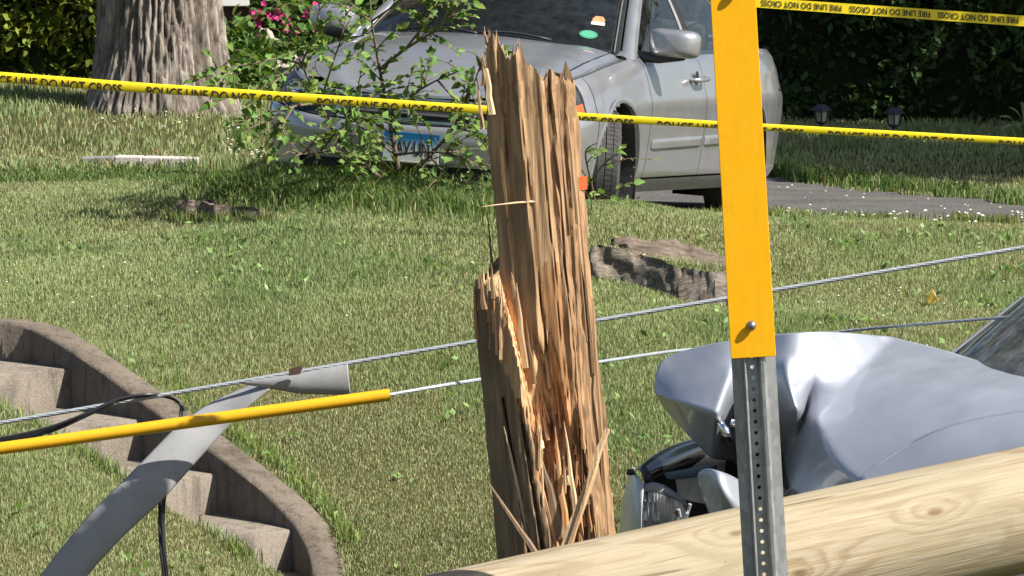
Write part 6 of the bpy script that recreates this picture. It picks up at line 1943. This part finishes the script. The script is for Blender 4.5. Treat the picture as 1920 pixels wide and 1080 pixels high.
    # grille frame, bar and emblem
    def fpt(xx, zz_, off=0.0):
        bq = (zz_ - 0.19) / 0.475
        yv = float(np.interp(xx, PLP[:400, 0], PLP[:400, 1])) if xx >= 0 else float(np.interp(-xx, PLP[:400, 0], PLP[:400, 1]))
        o_ = float(np.interp(bq, [p[0] for p in FRNT], [p[1] for p in FRNT]))
        return Vector((xx, yv - o_ - FO - off, zz_))
    gr_ = [o for o in root.children if o.name.split('.')[0] == 'grille'][0]
    m = MB()
    loop = [fpt(xx, 0.535, 0.002) for xx in np.linspace(-0.36, 0.36, 15)] + [fpt(xx, 0.648, 0.002) for xx in np.linspace(0.40, -0.40, 15)]
    m.tube(loop + [loop[0]], 0.010, 8); m.build('grille_frame', M_CHROME, gr_, smooth_angle=180)
    for zz_ in (0.572, 0.610):
        m = MB(); m.tube([fpt(xx, zz_, -0.015) for xx in np.linspace(-0.36, 0.36, 15)], 0.009, 6); m.build('grille_bar', m_simple('grille_grey', (0.08, 0.08, 0.085), 0.35), gr_, smooth_angle=180)
    m = MB(); ec = fpt(0, 0.592, 0.016)
    rr_ = []
    for k in range(41):
        a = 2 * math.pi * k / 40; ca, sa_ = math.cos(a), math.sin(a)
        rr_.append(ec + Vector(((0.052 + 0.006 * sa_) * math.copysign(abs(ca) ** 0.5, ca), 0, 0.045 * math.copysign(abs(sa_) ** 0.5, sa_))))
    m.tube(rr_, 0.005, 8, caps=False)
    m.tube([ec + Vector((-0.026, 0, -0.034)), ec + Vector((-0.032, -0.002, 0.036))], 0.0065, 8); m.tube([ec + Vector((0.026, 0, -0.034)), ec + Vector((0.032, -0.002, 0.036))], 0.0065, 8)
    m.tube([ec + Vector((-0.028, 0, 0)), ec + Vector((0.028, 0, 0))], 0.0065, 8)
    m.build('emblem', M_CHROME, gr_, smooth_angle=180)
    # bumper crease and lip
    m = MB()
    m.tube([fpt(xx, 0.205, -0.01) + Vector((0, -0.02, 0)) for xx in np.linspace(-0.68, 0.68, 25)], 0.018, 8); m.build('lip', paint, objs['fb'], smooth_angle=180)
    for xx in (-0.26, 0.26):
        m = MB(); m.tube([fpt(xx, 0.215, -0.02), fpt(xx, 0.325, -0.02)], 0.007, 6); m.build('intake_post', m_simple('intake_grey', (0.2, 0.2, 0.2), 0.5), objs['fb'])
    # licence plate with gradient
    t = NT('plate_blue_white')
    sp = t.node('ShaderNodeSeparateXYZ'); t.t.links.new(t.coord(), sp.inputs[0])
    c = t.ramp(sp.outputs[2], [(0.0, (0.62, 0.66, 0.66)), (0.35, (0.55, 0.63, 0.66)), (0.5, (0.02, 0.14, 0.36)), (1.0, (0.01, 0.10, 0.32))])
    mp = t.node('ShaderNodeMapRange'); mp.inputs['From Min'].default_value = 0.322; mp.inputs['From Max'].default_value = 0.482
    t.t.links.new(sp.outputs[2], mp.inputs['Value'])
    c = t.ramp(mp.outputs[0], [(0.0, (0.66, 0.70, 0.70)), (0.45, (0.58, 0.66, 0.68)), (0.70, (0.10, 0.27, 0.46)), (0.80, (0.015, 0.16, 0.38)), (1.0, (0.01, 0.13, 0.35))])
    t.princ(base=c, rough=0.35, spec=0.4)
    m = MB(); pc = fpt(0.075, 0.402, 0.012)
    m.box(pc, (0.305, 0.004, 0.152)); plate = m.build('license_plate', t.m, objs['fb'], bevel=0.0015)
    bm = text_bm('AV\u00b7UN', 0.185, 0.074, 0.022)
    for v in bm.verts: v.co = pc + Vector((v.co.x - 0.085, -0.0035, v.co.y - 0.040))
    me = bpy.data.meshes.new('lettering'); bm.to_mesh(me); bm.free(); link_mesh('lettering', me, m_simple('plate_navy', (0.012, 0.02, 0.05), 0.5), plate)
    m = MB(); m.box(pc + Vector((0, -0.001, -0.074)), (0.31, 0.006, 0.006)); m.build('plate_rim', m_simple('plate_rim', (0.55, 0.50, 0.48), 0.4), plate)
    # windscreen stickers
    m = MB(); a_ = np.array(ws(0.80, 0.10))
    du = (Vector(ws(0.82, 0.10)) - Vector(ws(0.78, 0.10))).normalized(); dv = (Vector(ws(0.80, 0.14)) - Vector(ws(0.80, 0.06))).normalized(); nn = du.cross(dv)
    if nn.y > 0: nn = -nn
    c0 = Vector(ws(0.77, 0.14)) + nn * 0.004
    m.add([c0 + du * 0.052 * math.cos(a) + dv * 0.040 * math.sin(a) for a in np.linspace(0, 2 * math.pi, 25)[:-1]], [tuple(range(24))]); m.build('green_sticker', m_simple('green_sticker', (0.03, 0.20, 0.12), 0.5), wsh)
    m = MB(); m.add([c0 + nn * 0.0015 + du * 0.040 * math.cos(a) + dv * 0.030 * math.sin(a) for a in np.linspace(0, 2 * math.pi, 25)[:-1]], [tuple(range(24))]); m.build('sticker_face', m_simple('green_sticker2', (0.06, 0.30, 0.19), 0.5), wsh)
    c1 = Vector(ws(0.815, 0.275)) + nn * 0.004
    m = MB(); m.add([c1 + du * x_ + dv * y_ for x_, y_ in [(-0.032, -0.025), (0.032, -0.025), (0.036, 0.02), (0.02, 0.05), (-0.02, 0.05), (-0.036, 0.02)]], [tuple(range(6))]); m.build('orange_sticker', m_simple('orange_sticker', (0.55, 0.22, 0.10), 0.5), wsh)
    m = MB(); m.add([c1 + nn * 0.0015 + du * x_ + dv * y_ for x_, y_ in [(-0.038, -0.036), (0.038, -0.036), (0.038, -0.008), (-0.038, -0.008)]], [(0, 1, 2, 3)]); m.build('sticker_band', m_simple('white_sticker', (0.7, 0.66, 0.6), 0.5), wsh)
    # fuel door
    return root, rm

PAINT1 = m_paint('silver_paint', (0.37, 0.375, 0.40), 0.34, 0.6)
PAINT2 = m_paint('blue_grey_silver_paint', (0.40, 0.425, 0.485), 0.48, 0.45, 0.45)
YF = 24.3
car_at = at(1112, 436, YF)
yaw1 = R(-18)
ofs = Matrix.Rotation(yaw1, 3, 'Z') @ Vector((0.785, 0, 0))
C1 = Vector((car_at.x, YF, car_at.z)) - ofs; C1.z = car_at.z + 0.050
make_sedan('silver sedan parked on the drive behind the sapling and police tape', C1, yaw1, R(-2.3), R(3.6), PAINT1, steer=R(20))

# ------------------------------------------------------------------ the wrecked car
C2 = Vector((1.40, 13.96, 1.86 - 2.38))
wr, wrm = make_sedan('wrecked blue silver car with its hood buckled up behind the sign post', C2, R(-70), R(6.0), R(0), PAINT2, crashed=True)
wm_ = Matrix.Translation(C2) @ wrm
winv = wm_.inverted()
HOOD = [
 [(1242,668,14.42),(1310,650,14.34),(1378,638,14.24),(1435,628,14.30),(1480,626,14.15),(1548,620,14.21),(1672,632,14.62),(1785,661,14.30),(1960,714,13.70),(2150,765,13.25)],
 [(1231,695,14.38),(1302,690,14.27),(1374,676,14.18),(1412,690,14.23),(1478,662,14.10),(1536,658,14.155),(1640,668,14.36),(1730,690,14.10),(1860,735,13.66),(1950,772,13.42)],
 [(1226,722,14.36),(1295,722,14.21),(1362,722,14.12),(1402,730,14.18),(1472,702,14.05),(1526,704,14.11),(1595,715,14.12),(1650,740,13.90),(1720,772,13.68),(1770,805,13.50)],
 [(1230,740,14.34),(1285,757,14.16),(1345,777,14.06),(1396,778,14.46),(1494,768,13.98),(1511,772,14.16),(1530,787,13.95),(1556,850,13.72),(1585,885,13.60),(1613,906,13.52)],
 [(1245,768,14.44),(1285,808,14.36),(1335,860,14.28),(1396,866,14.52),(1468,852,14.42),(1474,882,14.24),(1482,918,14.02),(1518,940,13.85),(1560,950,13.74),(1600,955,13.66)]]
nr_, nc_ = len(HOOD), len(HOOD[0])
m = MB(); m.grid([[at(*p) for p in r] for r in HOOD])
hd = m.build('buckled_hood', PAINT2, wr, inv=winv, smooth_angle=180)
bm = bmesh.new(); bm.from_mesh(hd.data)
cl_ = bm.edges.layers.float.new('crease_edge')
bm.verts.ensure_lookup_table()
for e in bm.edges:
    a, b = sorted(v.index for v in e.verts); (r0, c0), (r1, c1) = divmod(a, nc_), divmod(b, nc_)
    if r0 == r1 == 3: e[cl_] = 0.95
    if c0 == c1 and c0 in (2, 4) and r0 >= 1: e[cl_] = 0.85
    if c0 == c1 and c0 in (3, 5) and r0 >= 1: e[cl_] = 0.6
    if c0 == c1 and c0 == 6 and r0 >= 0: e[cl_] = 0.85
bm.to_mesh(hd.data); bm.free()
u_ = hd.modifiers.new('u', 'SUBSURF'); u_.levels = u_.render_levels = 4
tx_ = bpy.data.textures.new('dents', 'CLOUDS'); tx_.noise_scale = 0.16; tx_.noise_depth = 2
dm_ = hd.modifiers.new('d', 'DISPLACE'); dm_.texture = tx_; dm_.strength = 0.006; dm_.mid_level = 0.5; dm_.texture_coords = 'LOCAL'
so_ = hd.modifiers.new('s', 'SOLIDIFY'); so_.thickness = 0.004; so_.offset = 0
def wpatch(name, rows, mm, sub=2, thick=0.003, par=None, lab_=None, sm=180):
    m = MB(); m.grid([[at(*p) for p in r] for r in rows])
    o = m.build(name, mm, par or wr, inv=winv, smooth_angle=sm)
    if sub:
        u = o.modifiers.new('u', 'SUBSURF'); u.levels = u.render_levels = sub
    if thick:
        q = o.modifiers.new('s', 'SOLIDIFY'); q.thickness = thick; q.offset = 0
    if lab_: o['label'] = lab_
    return o
# driver side fender beside the hood line
wpatch('fender', [[(1596,903,13.53),(1682,845,13.53),(1764,796,13.52),(1944,762,13.45),(2146,756,13.28)], [(1608,913,13.49),(1694,858,13.47),(1778,812,13.45),(1952,780,13.37),(2156,776,13.14)], [(1630,960,13.38),(1720,920,13.34),(1800,890,13.30),(1960,850,13.18),(2160,850,12.95)], [(1640,1150,13.34),(1730,1150,13.28),(1810,1150,13.22),(1965,1150,13.08),(2165,1150,12.82)]], PAINT2)
# passenger corner: silver fender end wrapping round the lamp
wpatch('corner_fender', [[(1196,872,14.62),(1180,878,14.42),(1190,884,14.26),(1208,905,14.20)], [(1180,905,14.62),(1170,908,14.42),(1186,912,14.22),(1206,922,14.16)], [(1170,950,14.62),(1160,950,14.42),(1178,955,14.20),(1203,958,14.13)], [(1166,1000,14.62),(1156,1005,14.42),(1176,1008,14.19),(1202,1008,14.12)], [(1166,1120,14.62),(1158,1120,14.42),(1180,1120,14.19),(1210,1120,14.12)]], m_paint('bounce_silver', (0.50, 0.49, 0.46), 0.42, 0.25, 0.4))  # beige tint paints the concrete's reflection into the fender colour
M_BAY = m_simple('engine_bay_dark', (0.020, 0.023, 0.024), 0.35, var=0.4, scale=14, coat=0.3)
wpatch('fender_edge', [[(1186,886,14.34),(1215,856,14.50),(1255,836,14.66),(1300,821,14.85),(1350,812,15.05)], [(1194,878,14.30),(1224,852,14.44),(1262,832,14.60),(1304,820,14.80),(1352,812,15.0)], [(1206,886,14.24),(1240,868,14.36),(1275,850,14.52),(1312,836,14.70),(1355,826,14.92)], [(1206,905,14.24),(1242,884,14.38),(1280,868,14.54),(1318,856,14.74),(1356,850,14.95)]], M_GLOSSBLACK)
wpatch('engine_bay', [[(1200,895,14.50),(1260,868,14.62),(1330,850,14.80),(1420,850,14.85),(1560,880,14.60)], [(1200,960,14.46),(1260,930,14.70),(1330,920,14.90),(1420,930,14.90),(1560,950,14.60)], [(1200,1150,14.46),(1260,1150,14.50),(1330,1150,14.60),(1420,1150,14.60),(1560,1150,14.50)]], M_BAY)
wpatch('radiator_support', [[(1246,888,14.36),(1290,880,14.42),(1345,872,14.46)], [(1246,886,14.28),(1290,878,14.33),(1345,868,14.38)], [(1248,902,14.27),(1292,896,14.32),(1345,890,14.37)]], m_simple('support_grey', (0.09, 0.10, 0.105), 0.4, var=0.3))
m = MB(); m.tube([at(1176 + q * 7, 884 + 2 * (q % 2), 14.27) for q in range(3)], 0.010, 8); m.tube([at(1207, 880, 14.25), at(1215, 892, 14.22), at(1213, 900, 14.2)], 0.012, 8); m.build('bracket', M_BLACK, wr, inv=winv, smooth_angle=180)
# headlamp: grey housing, chrome facets, clear cover
hl = wpatch('headlight', [[(1204,906,14.24),(1228,902,14.27),(1256,914,14.29),(1290,942,14.30)], [(1203,915,14.20),(1228,912,14.20),(1256,922,14.22),(1289,948,14.24)], [(1203,960,14.33),(1228,960,14.38),(1256,962,14.38),(1289,968,14.36)], [(1203,1030,14.33),(1228,1030,14.38),(1256,1030,14.38),(1284,1030,14.36)]], m_simple('lamp_grey', (0.34, 0.33, 0.34), 0.5), sub=1)
M_FACET = m_simple('lamp_chrome', (0.78, 0.80, 0.84), 0.22, 0.55, var=0.1, scale=60)
M_FACET_D = m_simple('lamp_dark', (0.13, 0.12, 0.11), 0.2, 0.4, var=0.4)
m = MB(); r_ = random.Random(4)
nxf, nyf = 15, 5
def lamp_pt(i, j, dy=0.0):
    f = i / nxf; g_ = j / nyf
    x_ = 1205 + 80 * f; yt_ = 922 + 26 * f ** 2; yb_ = 1012 - 4 * f
    return at(x_, yt_ + (yb_ - yt_) * g_, 14.19 + 0.10 * math.sin(math.pi * min(1, 0.15 + f * 0.85)) * (0.5 + 0.5 * math.sin(math.pi * g_)) + dy)
for i in range(nxf):
    for j in range(nyf):
        a = r_.uniform(-0.02, 0.02); b = r_.uniform(-0.02, 0.02); c_ = r_.uniform(-0.012, 0.012)
        m.add([lamp_pt(i, j, a + c_), lamp_pt(i + 1, j, -a + c_), lamp_pt(i + 1, j + 1, -a + b), lamp_pt(i, j + 1, a + b)], [(0, 1, 2, 3)], mi=0 if r_.random() < 0.80 else 1)
m.build('reflector', [M_FACET, M_FACET_D], hl, inv=winv, fix=False)
wpatch('lens', [[(1204,925,14.10),(1230,922,14.08),(1262,935,14.10),(1292,960,14.16)], [(1203,960,14.08),(1230,960,14.05),(1262,965,14.08),(1294,975,14.15)], [(1202,1010,14.09),(1230,1012,14.07),(1262,1010,14.10),(1284,1005,14.16)]], M_LENS, par=hl, thick=0)
m = MB()
for (x0, y0, x1, y1) in [(1294, 945, 1284, 985), (1272, 955, 1280, 990), (1288, 962, 1262, 1002)]:
    m.tube([at(x0, y0, 14.1), at(x1, y1, 14.12)], [0.006, 0.002], 5)
m.build('glass_shard', M_FACET, hl, inv=winv)
# torn flap of the front panel
wpatch('torn_panel', [[(1304,884,14.02),(1330,876,13.98),(1348,884,13.90),(1375,892,13.98),(1405,915,14.05)], [(1312,915,14.02),(1332,905,13.95),(1346,905,13.86),(1376,920,13.92),(1408,935,14.0)], [(1328,955,14.02),(1345,945,13.96),(1356,938,13.88),(1380,950,13.88),(1410,962,13.95)], [(1338,985,14.0),(1356,985,13.96),(1376,985,13.94),(1395,985,13.94),(1412,985,13.95)], [(1350,1090,13.98),(1366,1090,13.96),(1384,1090,13.94),(1400,1090,13.94),(1416,1090,13.95)]], PAINT2, sub=2, sm=180)
# crushed inner metal behind the post
M_PRIMER = m_simple('inner_metal', (0.17, 0.16, 0.145), 0.4, 0.5, var=0.3, scale=12)
wpatch('crushed_metal', [[(1340,775,14.30),(1362,768,14.20),(1380,758,14.42),(1400,740,14.50),(1440,722,14.56),(1466,716,14.44),(1494,752,14.24)], [(1346,790,14.22),(1366,792,14.34),(1386,785,14.30),(1405,775,14.55),(1442,765,14.60),(1470,770,14.40),(1492,785,14.20)], [(1356,815,14.20),(1372,820,14.30),(1392,820,14.26),(1410,815,14.50),(1440,810,14.56),(1468,815,14.42),(1488,825,14.22)], [(1372,850,14.28),(1385,856,14.36),(1402,860,14.34),(1420,855,14.5),(1446,850,14.52),(1466,860,14.40),(1480,880,14.28)], [(1388,885,14.3),(1398,890,14.36),(1412,892,14.36),(1428,890,14.48),(1450,890,14.48),(1466,905,14.38),(1478,930,14.3)]], M_PRIMER, sub=2)
for (a_, b_, c_) in [((1346,782,14.12),(1362,812,14.06),(1371,826,14.08)), ((1370,792,14.1),(1390,797,14.1),(1398,796,14.12))]:
    m = MB(); m.tube([at(*a_), at(*b_), at(*c_)], [0.012, 0.016, 0.007], 7); m.build('bent_strip', M_CHROME, wr, inv=winv, smooth_angle=180)
